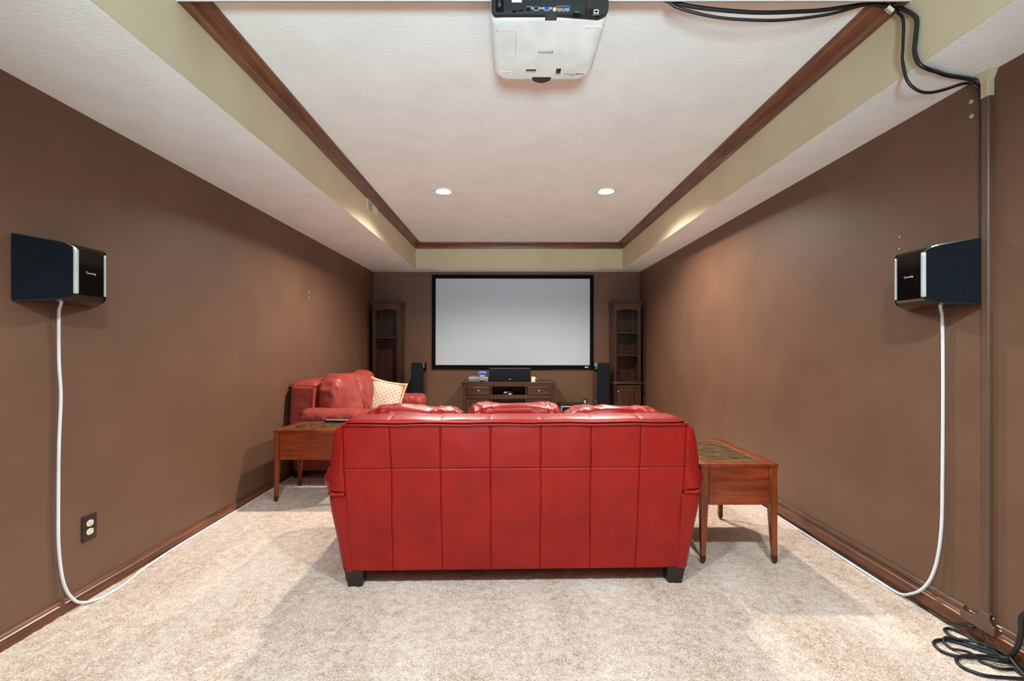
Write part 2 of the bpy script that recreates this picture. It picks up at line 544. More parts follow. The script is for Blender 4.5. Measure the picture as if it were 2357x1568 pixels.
Z_SIL = [(0.078, 0.852), (0.232, 0.881), (0.359, 0.908), (0.443, 0.920), (0.475, 0.914), (0.612, 0.904), (0.760, 0.885), (0.795, 0.868)]
def sil(z, dw, zs):
    z = z / zs
    P = Z_SIL
    if z <= P[0][0]: return P[0][1] + dw
    for (a, b), (c, d) in zip(P, P[1:]):
        if z <= c:
            t = (z - a) / (c - a)
            return b + (d - b) * t + dw
    return P[-1][1] + dw
K = 2.21 / 1047
COLS_TOP = [(u - 1188) * K for u in (790, 895, 1012, 1128, 1245, 1362, 1478, 1584)]
COLS_MID = [(u - 1188) * K for u in (793, 901, 1013, 1128, 1244, 1360, 1474, 1579)]
COLS_BOT = [(u - 1188) * K for u in (810, 905, 1018, 1129, 1242, 1357, 1463, 1563)]

def make_sofa(name, loc, rz, label, cat, dw, zs, ncush, mat, panels, seat_h, arm_h):
    t = thing(name, loc, label, cat, None, rz)
    ZTOP, ZROW, ZBOT = 0.787 * zs, 0.574 * zs, 0.082
    back_t = 0.20
    # inner frame of the back
    m = MB()
    rings = []
    for y, ins in ((0.016, 0.05), (0.055, 0.007), (back_t, 0.007)):
        out = []
        zz = [0.09 + (0.78 * zs - 0.09) * i / 16 for i in range(17)]
        out += [(sil(z, dw, zs) - ins, y, z) for z in zz]
        out += [(-sil(z, dw, zs) + ins, y, z) for z in reversed(zz)]
        rings.append(out)
    m.loft(rings)
    m.build('back_frame', mat, t)
    def lerp_cols(z):
        out = []
        for a, b, c in zip(COLS_TOP, COLS_MID, COLS_BOT):
            zz = z / zs
            if zz > 0.574: out.append(b + (a - b) * (zz - 0.574) / (0.787 - 0.574))
            else: out.append(c + (b - c) * (zz - 0.082) / (0.574 - 0.082))
        return out
    def pan_edge(z, side):
        c = lerp_cols(z)
        return (c[7] + dw) if side > 0 else (c[0] - dw)
    # stitched leather panels of the rear face
    if panels:
        for r, (za, zb) in enumerate(((ZBOT, ZROW), (ZROW, ZTOP))):
            for c in range(7):
                m = MB()
                nv_ = 36 if r == 0 else 24
                def fn(u, v, c=c, za=za, zb=zb, r=r):
                    u = 0.5 - 0.5 * math.cos(math.pi * u); v = 0.5 - 0.5 * math.cos(math.pi * v)
                    z = za + (zb - za) * v
                    cc = lerp_cols(z)
                    zz = z + 0.0025 * math.sin((cc[c] + (cc[c + 1] - cc[c]) * u) * 9 + r) * (1 if 0.02 < v < 0.98 and False else 0)
                    wob = 0.0016 * nz(c, z * 9, 0, 1.0, 3)
                    x = cc[c] + (cc[c + 1] - cc[c]) * u + wob
                    eu, ev = 1 - abs(2 * u - 1) ** 40, 1 - abs(2 * v - 1) ** (80 if r == 0 else 40)
                    y = 0.003 - 0.0065 * min(eu, ev) ** 0.5
                    k = math.sin(math.pi * v)
                    y -= (0.014 * nz(x, 0, z, 5.2, 1.7) + 0.008 * nz(x * 1.2, 0.3, z, 12, 5.1)) * k * (1.0 if r == 0 else 0.45)
                    return (x, y, zz)
                m.grid(20, nv_, fn)
                m.build('back_panel', mat, t, smooth=True)
    else:
        m = MB()
        m.grid(24, 20, lambda u, v: ((-1 + 2 * u) * (0.80 + dw), 0.004, ZBOT + (ZTOP - ZBOT) * v))
        m.build('back_panel', mat, t, smooth=True)
    # side flaps of the back (upper) and arm backs (lower)
    for sd in (-1, 1):
        for nm, za, zb in (('back_side_panel', 0.462 * zs, 0.800 * zs), ('arm_back_panel', 0.078, 0.447 * zs)):
            m = MB()
            up = nm == 'back_side_panel'
            def fn(u, v, sd=sd, za=za, zb=zb, up=up):
                z = za + (zb - za) * v
                xp, xs = abs(pan_edge(min(z, ZTOP), sd)) , sil(z, dw, zs)
                R = 0.045
                if u < 0.45:
                    q = u / 0.45
                    x, y = xp + (xs - R - xp) * q, -0.004 + (0.012 if q == 0 else 0)
                elif u < 0.75:
                    a = (u - 0.45) / 0.30 * math.pi / 2
                    x, y = xs - R + R * math.sin(a), -0.004 + R * (1 - math.cos(a))
                else:
                    x, y = xs, -0.004 + R + (u - 0.75) / 0.25 * (0.15 if up else 0.30)
                if up:
                    top = min(1.0, max(0.0, (z / zs - 0.750) / 0.050))
                    g = 1 - math.cos(top * math.pi / 2)
                    y += 0.034 * g * (1 if u < 0.75 else 0.3)
                    x -= 0.042 * g * min(1.0, max(0.0, (x - xp) / (xs - xp)))
                    if top > 0:
                        z = zs * (0.750 + 0.034 * math.sin(top * math.pi / 2))
                    w = 0.0045 * (1 - abs(nz(x * 1.0, y, z + x * 1.1, 16, 2.0 + sd)) * 2)
                    y -= w * math.sin(math.pi * min(1, u / 0.5)) ; x += w * (1 if u > 0.5 else 0)
                    if v < 0.03: y += 0.006; x -= 0.004
                else:
                    y -= 0.004 * nz(x, y, z, 6, sd) ; x -= 0.004
                    if v > 0.95: y += 0.004
                return (sd * x, y, z)
            m.grid(30, 30, fn)
            m.build(nm, mat, t, smooth=True)
        zf = 0.4545 * zs
        path = [(sd * (abs(pan_edge(zf, sd)) + 0.004 + (sil(zf, dw, zs) - 0.03 - abs(pan_edge(zf, sd))) * i / 8), -0.001, zf - 0.004 + 0.006 * ((i - 4) / 4) ** 2 * 0.5) for i in range(9)]
        path += [(sd * (sil(zf, dw, zs) - 0.012), 0.012, zf + 0.001), (sd * (sil(zf, dw, zs) - 0.007), 0.05, zf + 0.002)]
        MB().tube(smooth_path(path, 3), 0.009, 10).build('fold_seam', mat, t, smooth=True)
    # top roll in stitched pieces, piping under it
    cols = COLS_TOP if panels else [-(0.80), 0.0, 0.80]
    cols = [c + (dw if c > 0.01 else -dw if c < -0.01 else 0) * (1 if (not panels) else 1) for c in cols] if not panels else list(cols)
    cols[0] = -(0.852 + dw) ; cols[-1] = 0.852 + dw
    for c in range(len(cols) - 1):
        m = MB()
        def fn(u, v, c=c):
            x = cols[c] + (cols[c + 1] - cols[c]) * u
            a = math.radians(-150 + 300 * v) if False else math.pi * (1.12 - 1.24 * v)
            e = 1 - 0.05 * abs(2 * u - 1) ** 30
            ex = max(0.0, (abs(x) - (0.78 + dw)) / 0.072)
            hz = 0.036 * e * (1 - 0.93 * min(1, ex) ** 3)
            y = 0.105 - 0.105 * sp(0.7, math.cos(math.pi - a)) * 0.98 * -1
            y = 0.105 + 0.104 * sp(0.75, math.cos(a))
            z = 0.782 * zs + hz * sp(0.6, math.sin(a)) + 0.003 * nz(x, y, 0, 9, 4)
            return (x, y + 0.004 * min(1, ex), z - 0.012 * min(1, ex) ** 2)
        m.grid(22, 18, fn)
        m.build('top_panel', mat, t, smooth=True)
    for zp, yp in ((0.7850 * zs, -0.0075), (0.7985 * zs, -0.0015)):
        hw = 0.822 + dw if zp > 0.79 * zs else 0.836 + dw
        pts = [(-hw + 2 * hw * i / 40, yp - 0.001 + 0.0015 * math.sin(i * 1.7), zp + 0.0015 * math.sin(i * 0.8)) for i in range(41)]
        MB().tube(pts, 0.0055, 8).build('piping', mat, t, smooth=True)
    # arms
    for sd in (-1, 1):
        m = MB()
        rings = []
        for y, k in ((0.20, 0), (0.45, 0.0), (0.75, 0.0), (0.88, -0.012)):
            r_ = []
            zz = [0.085, 0.2, 0.33, arm_h - 0.12]
            r_ += [(sd * (sil(z, dw, zs) - 0.012 + k), y, z) for z in zz]
            r_ += [(sd * (0.70 + dw), y, arm_h - 0.12), (sd * (0.70 + dw), y, 0.085)]
            rings.append(r_)
        m.loft(rings)
        m.build('arm', mat, t, bevel=0.012)
        m = MB()
        cxp, rx, rz_ = 0.862 + dw, 0.118, 0.088
        def fn(u, v, sd=sd):
            a = 2 * math.pi * u
            y = 0.085 + 0.855 * v
            end = min(1.0, min(v, 1 - v) / 0.09)
            s = math.sqrt(max(0.0, 1 - (1 - end) ** 2)) * 0.97 + 0.03
            cr = 1 - 0.05 * math.exp(-((v - 0.62) / 0.03) ** 2)
            g = 1 + 0.055 * math.sin(a * 9 + 2 * math.sin(y * 5)) * max(0, 1 - min(v, 1 - v) / 0.14)
            x = cxp + (rx * s * cr * g) * sp(0.85, math.cos(a))
            z = arm_h - rz_ + (rz_ * s * cr * g) * sp(0.8, math.sin(a)) - 0.018 * (v - 0.3)
            d = 0.007 * nz(x * sd, y, z, 9, 8 + sd) + 0.004 * (1 - abs(nz(x * sd * 0.7, y + z, z, 18, 3)) * 2)
            return (sd * (x + d * math.cos(a)), y, z + d * math.sin(a))
        m.grid(56, 60, fn, closed_u=True)
        m.build('arm_pad', mat, t, smooth=True)
    # seat deck, cushions
    box('seat_deck', mat, t, -(0.70 + dw), 0.70 + dw, 0.18, 0.88, 0.085, seat_h - 0.14, 0.015)
    w = (0.72 + dw) * 2 / ncush
    for i in range(ncush):
        cx = -(0.72 + dw) + w * (i + 0.5)
        cushion(cx, 0.60, seat_h - 0.082, w / 2 - 0.004, 0.31, 0.09, 20 + i, 0.35, 0.25, 48, 24, 0.006).build('seat_cushion', mat, t, smooth=True)
    wb = (0.815 + dw) * 2 / ncush
    for i in range(ncush):
        cx = -(0.815 + dw) + wb * (i + 0.5)
        if ncush == 3:
            cm = cushion(cx, 0.335, seat_h + 0.205, wb / 2 + 0.004, 0.125, 0.215 + 0.008 * math.sin(i * 2.1), 40 + 7 * i, 0.42, 0.36, 110, 60, 0.020, -0.16, 0.006)
        else:
            cm = cushion(cx, 0.305, seat_h + 0.215, wb / 2 + 0.010, 0.135, 0.230, 40 + 7 * i, 0.60, 0.60, 120, 64, 0.022, -0.14, 0.0)
        cm.build('back_cushion', mat, t, smooth=True)
    for sx in (-1, 1):
        for y in (0.002, 0.80):
            x1 = 0.835 + dw
            top = [(sx * (x1 - 0.095), y, 0.10), (sx * x1, y, 0.10), (sx * x1, y + 0.09, 0.10), (sx * (x1 - 0.095), y + 0.09, 0.10)]
            yb = y if y < 0.5 else y + 0.02
            bot = [(sx * (x1 - 0.088), yb, 0), (sx * (x1 - 0.022), yb, 0), (sx * (x1 - 0.022), yb + 0.068, 0), (sx * (x1 - 0.088), yb + 0.068, 0)]
            MB().loft([bot, top]).build('leg', 'blackwood', t, bevel=0.003)
    return t

make_sofa('sofa', (0.0335, 2.213, 0), math.radians(1.35), 'large red leather three-seat sofa seen from behind with stitched back panels', 'sofa', 0.0, 1.0, 3, 'red', True, 0.43, 0.565)
make_sofa('loveseat', (-1.905, 4.63, 0), -math.pi / 2, 'red leather two-seat loveseat against the left wall with a throw pillow', 'loveseat', -0.20, 1.06, 2, 'red2', False, 0.46, 0.625)

# throw pillow
def throw_pillow():
    t = thing('throw_pillow', (-1.360, 4.97, 0.600), 'cream square throw pillow with small red print and coral edging on the loveseat', 'pillow', rot=(math.radians(-14), math.radians(12), math.radians(6)))
    S = 0.185
    def shape(u, v, side, off=0.0):
        a, b = 2 * u - 1, 2 * v - 1
        pinch = 1 - 0.10 * (1 - abs(a) ** 2) * abs(b) ** 4
        pinch2 = 1 - 0.10 * (1 - abs(b) ** 2) * abs(a) ** 4
        th = 0.06 * (max(0, 1 - abs(a) ** 2.6) * max(0, 1 - abs(b) ** 2.6)) ** 0.55
        th += 0.006 * nz(a, b, side, 2.2, 3) * min(1, th / 0.02)
        return (a * S * pinch2, side * (th + off), b * S * pinch)
    m = MB(); m.grid(40, 40, lambda u, v: shape(u, v, -1)); m.grid(40, 40, lambda u, v: shape(u, v, 1)); m.build('pillow_body', 'pillow', t, smooth=True)
    def ring(scale, n=160):
        out = []
        for i in range(n):
            q = 4 * i / n; s = q - int(q)
            a, b = [(-1 + 2 * s, -1), (1, -1 + 2 * s), (1 - 2 * s, 1), (-1, 1 - 2 * s)][int(q)]
            pa = 1 - 0.10 * (1 - abs(b) ** 2) * abs(a) ** 4; pb = 1 - 0.10 * (1 - abs(a) ** 2) * abs(b) ** 4
            out.append((a * S * pa * scale, 0, b * S * pb * scale))
        return out
    for nm, s0, s1, y, mt in (('coral_border', 0.90, 1.035, 0.024, 'coral'), ('edge_flange', 1.02, 1.10, 0.005, 'cream')):
        A, B = ring(s0), ring(s1)
        m = MB()
        n = len(A)
        r4 = [[(p[0], -y, p[2]) for p in A], [(p[0], -y * 0.4, p[2]) for p in B], [(p[0], y * 0.4, p[2]) for p in B], [(p[0], y, p[2]) for p in A]]
        m.loft(r4 + [r4[0]], cap=False)
        m.build(nm, mt, t)
throw_pillow()

# ------------------------------------------------------------------ end tables
def make_table(name, loc, rz, label):
    t = thing(name, loc, label, 'table', 'leather-topped end tables', rz)
    W, D, H = 0.4150, 0.655, 0.538          # x, y, height
    hw, hd = W / 2, D / 2
    box('tabletop', 'tabley', t, -hw, hw, -hd, hd, H - 0.018, H, 0.003)
    ins = 0.052
    inl = MB().box(-hw + ins, hw - ins, -hd + ins, hd - ins, H - 0.001, H + 0.0012).build('leather_inlay', 'tooled', t)
    def border(x, y, c, w, z):
        P = [(-x + c, -y), (x - c, -y), (x - c, -y + c), (x, -y + c), (x, y - c), (x - c, y - c), (x - c, y), (-x + c, y), (-x + c, y - c), (-x, y - c), (-x, -y + c), (-x + c, -y + c)]
        cx = [(p[0] * (1 - w / x), p[1] * (1 - w / y)) for p in P]
        m = MB()
        m.loft([[(p[0], p[1], z) for p in P], [(p[0], p[1], z + 0.0006) for p in P], [(p[0], p[1], z + 0.0006) for p in cx], [(p[0], p[1], z) for p in cx]], cap=False)
        return m
    border(hw - ins - 0.004, hd - ins - 0.004, 0.0001, 0.0035, H + 0.0012).build('gold_line', 'gold', inl)
    border(hw - ins - 0.014, hd - ins - 0.014, 0.022, 0.0025, H + 0.0012).build('gold_line', 'gold', inl)
    a = 0.008
    lw = 0.040
    for sx in (-1, 1):
        box('apron_panel', 'tabley', t, *sorted((sx * (hw - a), sx * (hw - a - 0.018))), -hd + a + lw, hd - a - lw, 0.318, H - 0.018)
    for sy in (-1, 1):
        box('apron_panel', 'tablex', t, -hw + a + lw, hw - a - lw, *sorted((sy * (hd - a), sy * (hd - a - 0.018))), 0.318, H - 0.018)
    for sx in (-1, 1):
        for sy in (-1, 1):
            def ring(z, k, sx=sx, sy=sy):
                xo, yo = hw - 0.004, hd - 0.004
                xi, yi = xo - k, yo - k
                return [(sx * xo, sy * yo, z), (sx * xi, sy * yo, z), (sx * xi, sy * yi, z), (sx * xo, sy * yi, z)]
            lg = MB().loft([ring(0.045, 0.024), ring(0.318, 0.038), ring(H - 0.018, lw)]).build('leg', 'tablez', t, bevel=0.0015, seg=1)
            m = MB().loft([ring(0.016, 0.022), ring(0.045, 0.0248)])
            cx, cy = sx * (hw - 0.004 - 0.012), sy * (hd - 0.004 - 0.012)
            m.lathe([(0.001, -0.006), (0.010, -0.006), (0.012, 0), (0.010, 0.006), (0.001, 0.006)], (cx, cy, 0.0122), 'x', 12)
            m.build('caster', 'brass', lg)
    return t
tb = make_table('end_table', (1.2275, 2.425 + 0.3275, 0), 0, 'cherry wood end table with green leather top, right of the red sofa')
tb2 = copy_tree(tb)
tb2.location = (-1.765 + 0.3275, 3.392 + 0.2075, 0)
tb2.rotation_euler = (0, 0, math.pi / 2)
tb2['label'] = 'cherry wood end table with a remote on top, between the sofa and the loveseat'

def remote():
    t = thing('remote_control', (-1.42, 3.755, 0.541), 'black remote control with grey buttons on the left end table', 'remote', rz=math.radians(-4))
    MB().prism(rrect(0.108, 0.025, 0.014), 0, 0.016, 'z').build('body', 'black', t, bevel=0.004)
    for i in range(9):
        for j in range(3):
            MB().prism([(p[0] - 0.088 + i * 0.021, p[1] - 0.014 + j * 0.014) for p in rrect(0.007, 0.0045, 0.002, 2)], 0.016, 0.0195, 'z').build('button', 'silver', t)
remote()

# ------------------------------------------------------------------ projection screen
def screen():
    x0, x1, z0, z1 = -1.106, 1.193, 0.845, 2.180
    t = thing('projection_screen', ((x0 + x1) / 2, YB, z0), 'wide white projection screen in a black frame on the back wall', 'screen', rot=(0, math.radians(0.10), 0))
    hw, h = (x1 - x0) / 2, z1 - z0
    fw = 0.052
    box('screen_fabric', 'screen', t, -hw + 0.03, hw - 0.03, -0.026, -0.012, 0.03, h - 0.03)
    for nm, a in (('frame_bar', (-hw, hw, -0.04, -0.004, 0, fw)), ('frame_bar', (-hw, hw, -0.04, -0.004, h - fw, h)), ('frame_bar', (-hw, -hw + fw, -0.0398, -0.004, fw, h - fw)), ('frame_bar', (hw - fw, hw, -0.0398, -0.004, fw, h - fw))):
        box(nm, 'velvet', t, *a, 0.004)
    # small pale maker's mark at the lower right corner
    g = box('maker_mark', 'label', t, hw - 0.125, hw - 0.098, -0.0412, -0.0398, 0.016, 0.034)
    MB().box(hw - 0.096, hw - 0.072, -0.0412, -0.0398, 0.028, 0.034).box(hw - 0.092, hw - 0.074, -0.0412, -0.0398, 0.014, 0.021).build('maker_mark', 'label', t)
screen()

# ------------------------------------------------------------------ media console
def knob(parent, x, y, z):
    MB().lathe([(0.001, -0.026), (0.010, -0.025), (0.0135, -0.018), (0.011, -0.012), (0.006, -0.008), (0.007, 0.0)], (x, y, z), 'y', 14).build('knob', 'nickel', parent, smooth=True)
def framed_door(parent, x0, x1, z0, z1, y, kx, kz, st=0.045):
    d = MB()
    d.box(x0, x0 + st, y - 0.018, y, z0, z1).box(x1 - st, x1, y - 0.018, y, z0, z1)
    d.box(x0 + st, x1 - st, y - 0.018, y, z1 - st, z1).box(x0 + st, x1 - st, y - 0.018, y, z0, z0 + st)
    do = d.build('door', 'darkz', parent, bevel=0.003, seg=1)
    MB().loft([[(x0 + st, y - 0.004, z0 + st), (x1 - st, y - 0.004, z0 + st), (x1 - st, y - 0.004, z1 - st), (x0 + st, y - 0.004, z1 - st)],
               [(x0 + st + 0.03, y - 0.012, z0 + st + 0.03), (x1 - st - 0.03, y - 0.012, z0 + st + 0.03), (x1 - st - 0.03, y - 0.012, z1 - st - 0.03), (x0 + st + 0.03, y - 0.012, z1 - st - 0.03)]]).build('door_panel', 'darkz', do)
    knob(do, kx, y - 0.018, kz)
def console():
    yf, yb = 0.0, 0.44
    t = thing('media_console', (-0.012, 6.0, 0), 'dark wood media console with two drawers and two doors under the screen', 'console')
    H = 0.692
    k = 6.0 / 1047
    X = lambda u: (u - 1173) * k + 0.012
    Z = lambda v: 1.167 - (v - 797) * k
    xa, xb = X(1065), X(1276)
    MB().box(xa - 0.020, xb + 0.020, yf - 0.022, yb, H - 0.022, H).build('top', 'darkx', t, bevel=0.005)
    MB().loft([[(xa - 0.002, yf - 0.004, H - 0.060), (xb + 0.002, yf - 0.004, H - 0.060), (xb + 0.002, yb, H - 0.060), (xa - 0.002, yb, H - 0.060)],
               [(xa - 0.016, yf - 0.018, H - 0.022), (xb + 0.016, yf - 0.018, H - 0.022), (xb + 0.016, yb, H - 0.022), (xa - 0.016, yb, H - 0.022)]]).build('top_moulding', 'darkx', t, bevel=0.004)
    pw = 0.05
    for x in (xa, xb - pw):
        box('corner_post', 'darkz', t, x, x + pw, yf, yf + 0.05, 0, H - 0.060, 0.002, 1)
    for x in (xa, xb - 0.02):
        box('side_panel', 'darkz', t, x + (0.003 if x == xa else -0.003), x + 0.02 + (0.003 if x == xa else -0.003), yf + 0.05, yb, 0.05, H - 0.060)
    dv0, dv1 = X(1133), X(1209)
    zr1, zr0 = Z(910), Z(918)
    for x0, x1 in ((X(1129), dv0), (dv1, X(1213))):
        box('divider', 'darkz', t, x0, x1, yf + 0.002, yb - 0.02, 0.05, H - 0.060, 0.002, 1)
    box('middle_rail', 'darkx', t, xa + pw, xb - pw, yf - 0.006, yb - 0.02, zr0, zr1, 0.003)
    box('bottom_rail', 'darkx', t, xa + pw, xb - pw, yf, yb - 0.02, 0.05, 0.10, 0.002, 1)
    box('back_panel', 'darkx', t, xa + 0.02, xb - 0.02, yb - 0.018, yb - 0.006, 0.05, H - 0.060)
    for x0, x1 in ((X(1074.7), X(1128)), (X(1214), X(1267))):
        z0, z1 = Z(908.8), Z(889.8)
        d = box('drawer', 'darkx', t, x0, x1, yf - 0.010, yf + 0.3, z0, z1, 0.006)
        knob(d, (x0 + x1) / 2, yf - 0.010, (z0 + z1) / 2)
    framed_door(t, X(1074), X(1128), 0.105, Z(919), yf + 0.006, X(1123.5), Z(933))
    framed_door(t, X(1213.5), X(1267), 0.105, Z(919), yf + 0.006, X(1217.5), Z(933))
    return X, Z
console()
CT = 0.692      # console top height

def center_speaker():
    w, h = 0.275, 0.185
    t = thing('center_speaker', (0.003, 6.10, CT), 'wide black center speaker on top of the media console', 'speaker', rot=(0, 0, 0))
    MB().prism([(-0.085, 0.0), (0.16, 0.0), (0.16, h - 0.01), (-0.075, h)], -w, w, 'x').build('cabinet', 'black', t, bevel=0.008)
    MB().prism(rrect(w - 0.004, h / 2 - 0.017, 0.016), -0.100, -0.080, 'y').build('grille', 'cloth', t, bevel=0.004).location = (0, 0, h / 2 + 0.010)
    box('badge', 'silver', t, -0.012, 0.004, -0.1025, -0.099, 0.036, 0.044)
    box('badge_stripe', 'gn', t, 0.004, 0.016, -0.1022, -0.099, 0.037, 0.043)
center_speaker()

def game_console():
    t = thing('game_console', (-0.415, 6.13, CT), 'grey slim game console on the left end of the media console', 'game console')
    for z0, z1, mt in ((0.004, 0.030, 'grey'), (0.030, 0.037, 'black'), (0.037, 0.066, 'grey')):
        x = 0.13
        MB().prism([(-0.10 if z0 < 0.03 else -0.105, z0), (0.15, z0), (0.15, z1), (-0.105 if z0 < 0.03 else -0.10, z1)], -x, x, 'x').build('shell_layer', mt, t, bevel=0.002, seg=1)
    box('groove', 'black', t, -0.040, -0.037, -0.106, -0.098, 0.006, 0.064)
    for sx in (-0.1, 0.1):
        box('foot', 'black', t, sx - 0.02, sx + 0.02, -0.06, 0.1, 0, 0.005)
game_console()

def game_controller():
    t = thing('game_controller', (-0.362, 6.10, CT + 0.066), 'bright blue game controller resting on a grey stand', 'controller')
    m = MB()
    def fn(u, v):
        x = -0.068 + 0.136 * u
        k = abs(x) / 0.068
        rad = 0.020 + 0.004 * k - 0.012 * max(0, k - 0.85) / 0.15
        zc = 0.047 - 0.012 * k ** 2
        a = 2 * math.pi * v
        return (x, 0.9 * rad * math.cos(a) - 0.006 * k, zc + rad * 0.85 * math.sin(a))
    m.grid(25, 17, fn)
    m.build('body', 'blue', t, smooth=True)
    for sx in (-1, 1):
        MB().tube(smooth_path([(sx * 0.052, -0.004, 0.035), (sx * 0.060, -0.014, 0.020), (sx * 0.058, -0.022, 0.010)], 4), [0.018] * 4 + [0.015] * 4 + [0.012], 12).build('grip', 'black', t, smooth=True)
        MB().lathe([(0.001, -0.004), (0.006, -0.003), (0.007, 0)], (sx * 0.056, -0.034, 0.016), 'y', 12).build('cap', 'silver', t, smooth=True)
        MB().lathe([(0.008, 0), (0.009, 0.006), (0.003, 0.009)], (sx * 0.030, -0.004, 0.062), 'z', 12).build('thumbstick', 'white', t, smooth=True)
    box('touchpad', 'white', t, -0.016, 0.016, -0.010, 0.006, 0.060, 0.067, 0.002)
    st = box('stand', 'grey', t, -0.034, 0.034, -0.115, -0.108, -0.040, 0.030, 0.002)
    box('stand_base', 'grey', t, -0.034, 0.034, -0.112, 0.02, 0.0, 0.005, 0.001, 1)
game_controller()

def power_adapter():
    t = thing('power_adapter', (0.318, 6.06, CT), 'small white power adapter beside the center speaker', 'adapter')
    box('body', 'ivory', t, -0.03, 0.022, -0.03, 0.03, 0.012, 0.068, 0.004)
    box('foot', 'shade', t, -0.034, 0.024, -0.05, 0.03, 0, 0.012, 0.002)
    MB().tube(smooth_path([(0.022, 0, 0.045), (0.034, 0.0, 0.046), (0.046, 0.02, 0.034), (0.052, 0.05, 0.012), (0.05, 0.12, 0.005)], 5), 0.005, 8).build('cord', 'wcable', t, smooth=True)
power_adapter()

def cable_box():
    t = thing('media_streamer', (-0.021, 6.11, 0.5204), 'small black box with blue lights on the console shelf', 'media box')
    box('lower_case', 'black', t, -0.068, 0.068, -0.08, 0.08, 0, 0.022, 0.002)
    box('upper_case', 'black', t, -0.058, 0.055, -0.07, 0.08, 0.022, 0.044, 0.002)
    for x, z, y in ((-0.045, 0.034, -0.0705), (-0.024, 0.034, -0.0705), (0.018, 0.011, -0.0805), (0.036, 0.011, -0.0805)):
        box('indicator', 'led', t, x - 0.005, x + 0.005, y - 0.001, y + 0.001, z - 0.004, z + 0.004)
cable_box()

def receiver():
    t = thing('av_receiver', (-0.012, 6.12, 0.10), 'black receiver with a row of buttons in the console opening', 'receiver')
    box('case', 'black', t, -0.195, 0.195, -0.10, 0.24, 0.01, 0.205, 0.004)
    box('front_panel', 'slate', t, -0.198, 0.198, -0.108, -0.10, 0.01, 0.20, 0.002)
    for i in range(14):
        if i == 3: continue
        box('button', 'grey', t, -0.165 + i * 0.025, -0.149 + i * 0.025, -0.112, -0.108, 0.165, 0.176)
    for sx in (-1, 1):
        MB().lathe([(0.022, -0.024), (0.024, 0)], (sx * 0.15, -0.108, 0.09), 'y', 20).build('dial', 'black', t, smooth='auto')
    for sx in (-0.15, 0.15):
        box('foot', 'black', t, sx - 0.02, sx + 0.02, -0.06, 0.18, 0, 0.011)
receiver()

# ------------------------------------------------------------------ tower speakers, subwoofer
def tower(loc, label):
    t = thing('tower_speaker', loc, label, 'speaker', 'tower speakers flanking the screen')
    MB().prism(rrect(0.079, 0.155, 0.012), 0.02, 0.945, 'z').build('cabinet', 'gloss', t, bevel=0.006)
    MB().prism([(p[0], p[1] + 0.49) for p in rrect(0.077, 0.445, 0.02)], -0.178, -0.154, 'y').build('grille', 'cloth', t, bevel=0.006)
    MB().prism(rrect(0.09, 0.165, 0.02), 0.0, 0.022, 'z').build('plinth', 'black', t, bevel=0.004)
    return t
tw = tower((-1.2245, 6.18, 0), 'slim black tower speaker left of the screen, beside the loveseat')
tw2 = copy_tree(tw)
tw2.location = (1.2435, 6.18, 0)
tw2['label'] = 'slim black tower speaker right of the screen, beside the bookcase'

def subwoofer():
    t = thing('subwoofer', (0.842, 6.10, 0), 'black box subwoofer with a silver rimmed grille right of the console', 'subwoofer')
    box('cabinet', 'black', t, -0.186, 0.186, -0.19, 0.20, 0.02, 0.392, 0.006)
    w, z0, z1 = 0.172, 0.035, 0.388
    r = MB()
    for a in ((-w, w, z1 - 0.010, z1), (-w, w, z0, z0 + 0.010), (-w, -w + 0.008, z0 + 0.01, z1 - 0.01), (w - 0.008, w, z0 + 0.01, z1 - 0.01)):
        r.box(a[0], a[1], -0.212, -0.19, a[2], a[3])
    r.build('grille_rim', 'silver', t)
    box('grille', 'cloth', t, -w + 0.008, w - 0.008, -0.208, -0.19, z0 + 0.01, z1 - 0.01)
    for sx in (-0.15, 0.15):
        for sy in (-0.15, 0.16):
            MB().lathe([(0.02, 0), (0.024, 0.021)], (sx, sy, 0), 'z', 14).build('foot', 'black', t)
subwoofer()

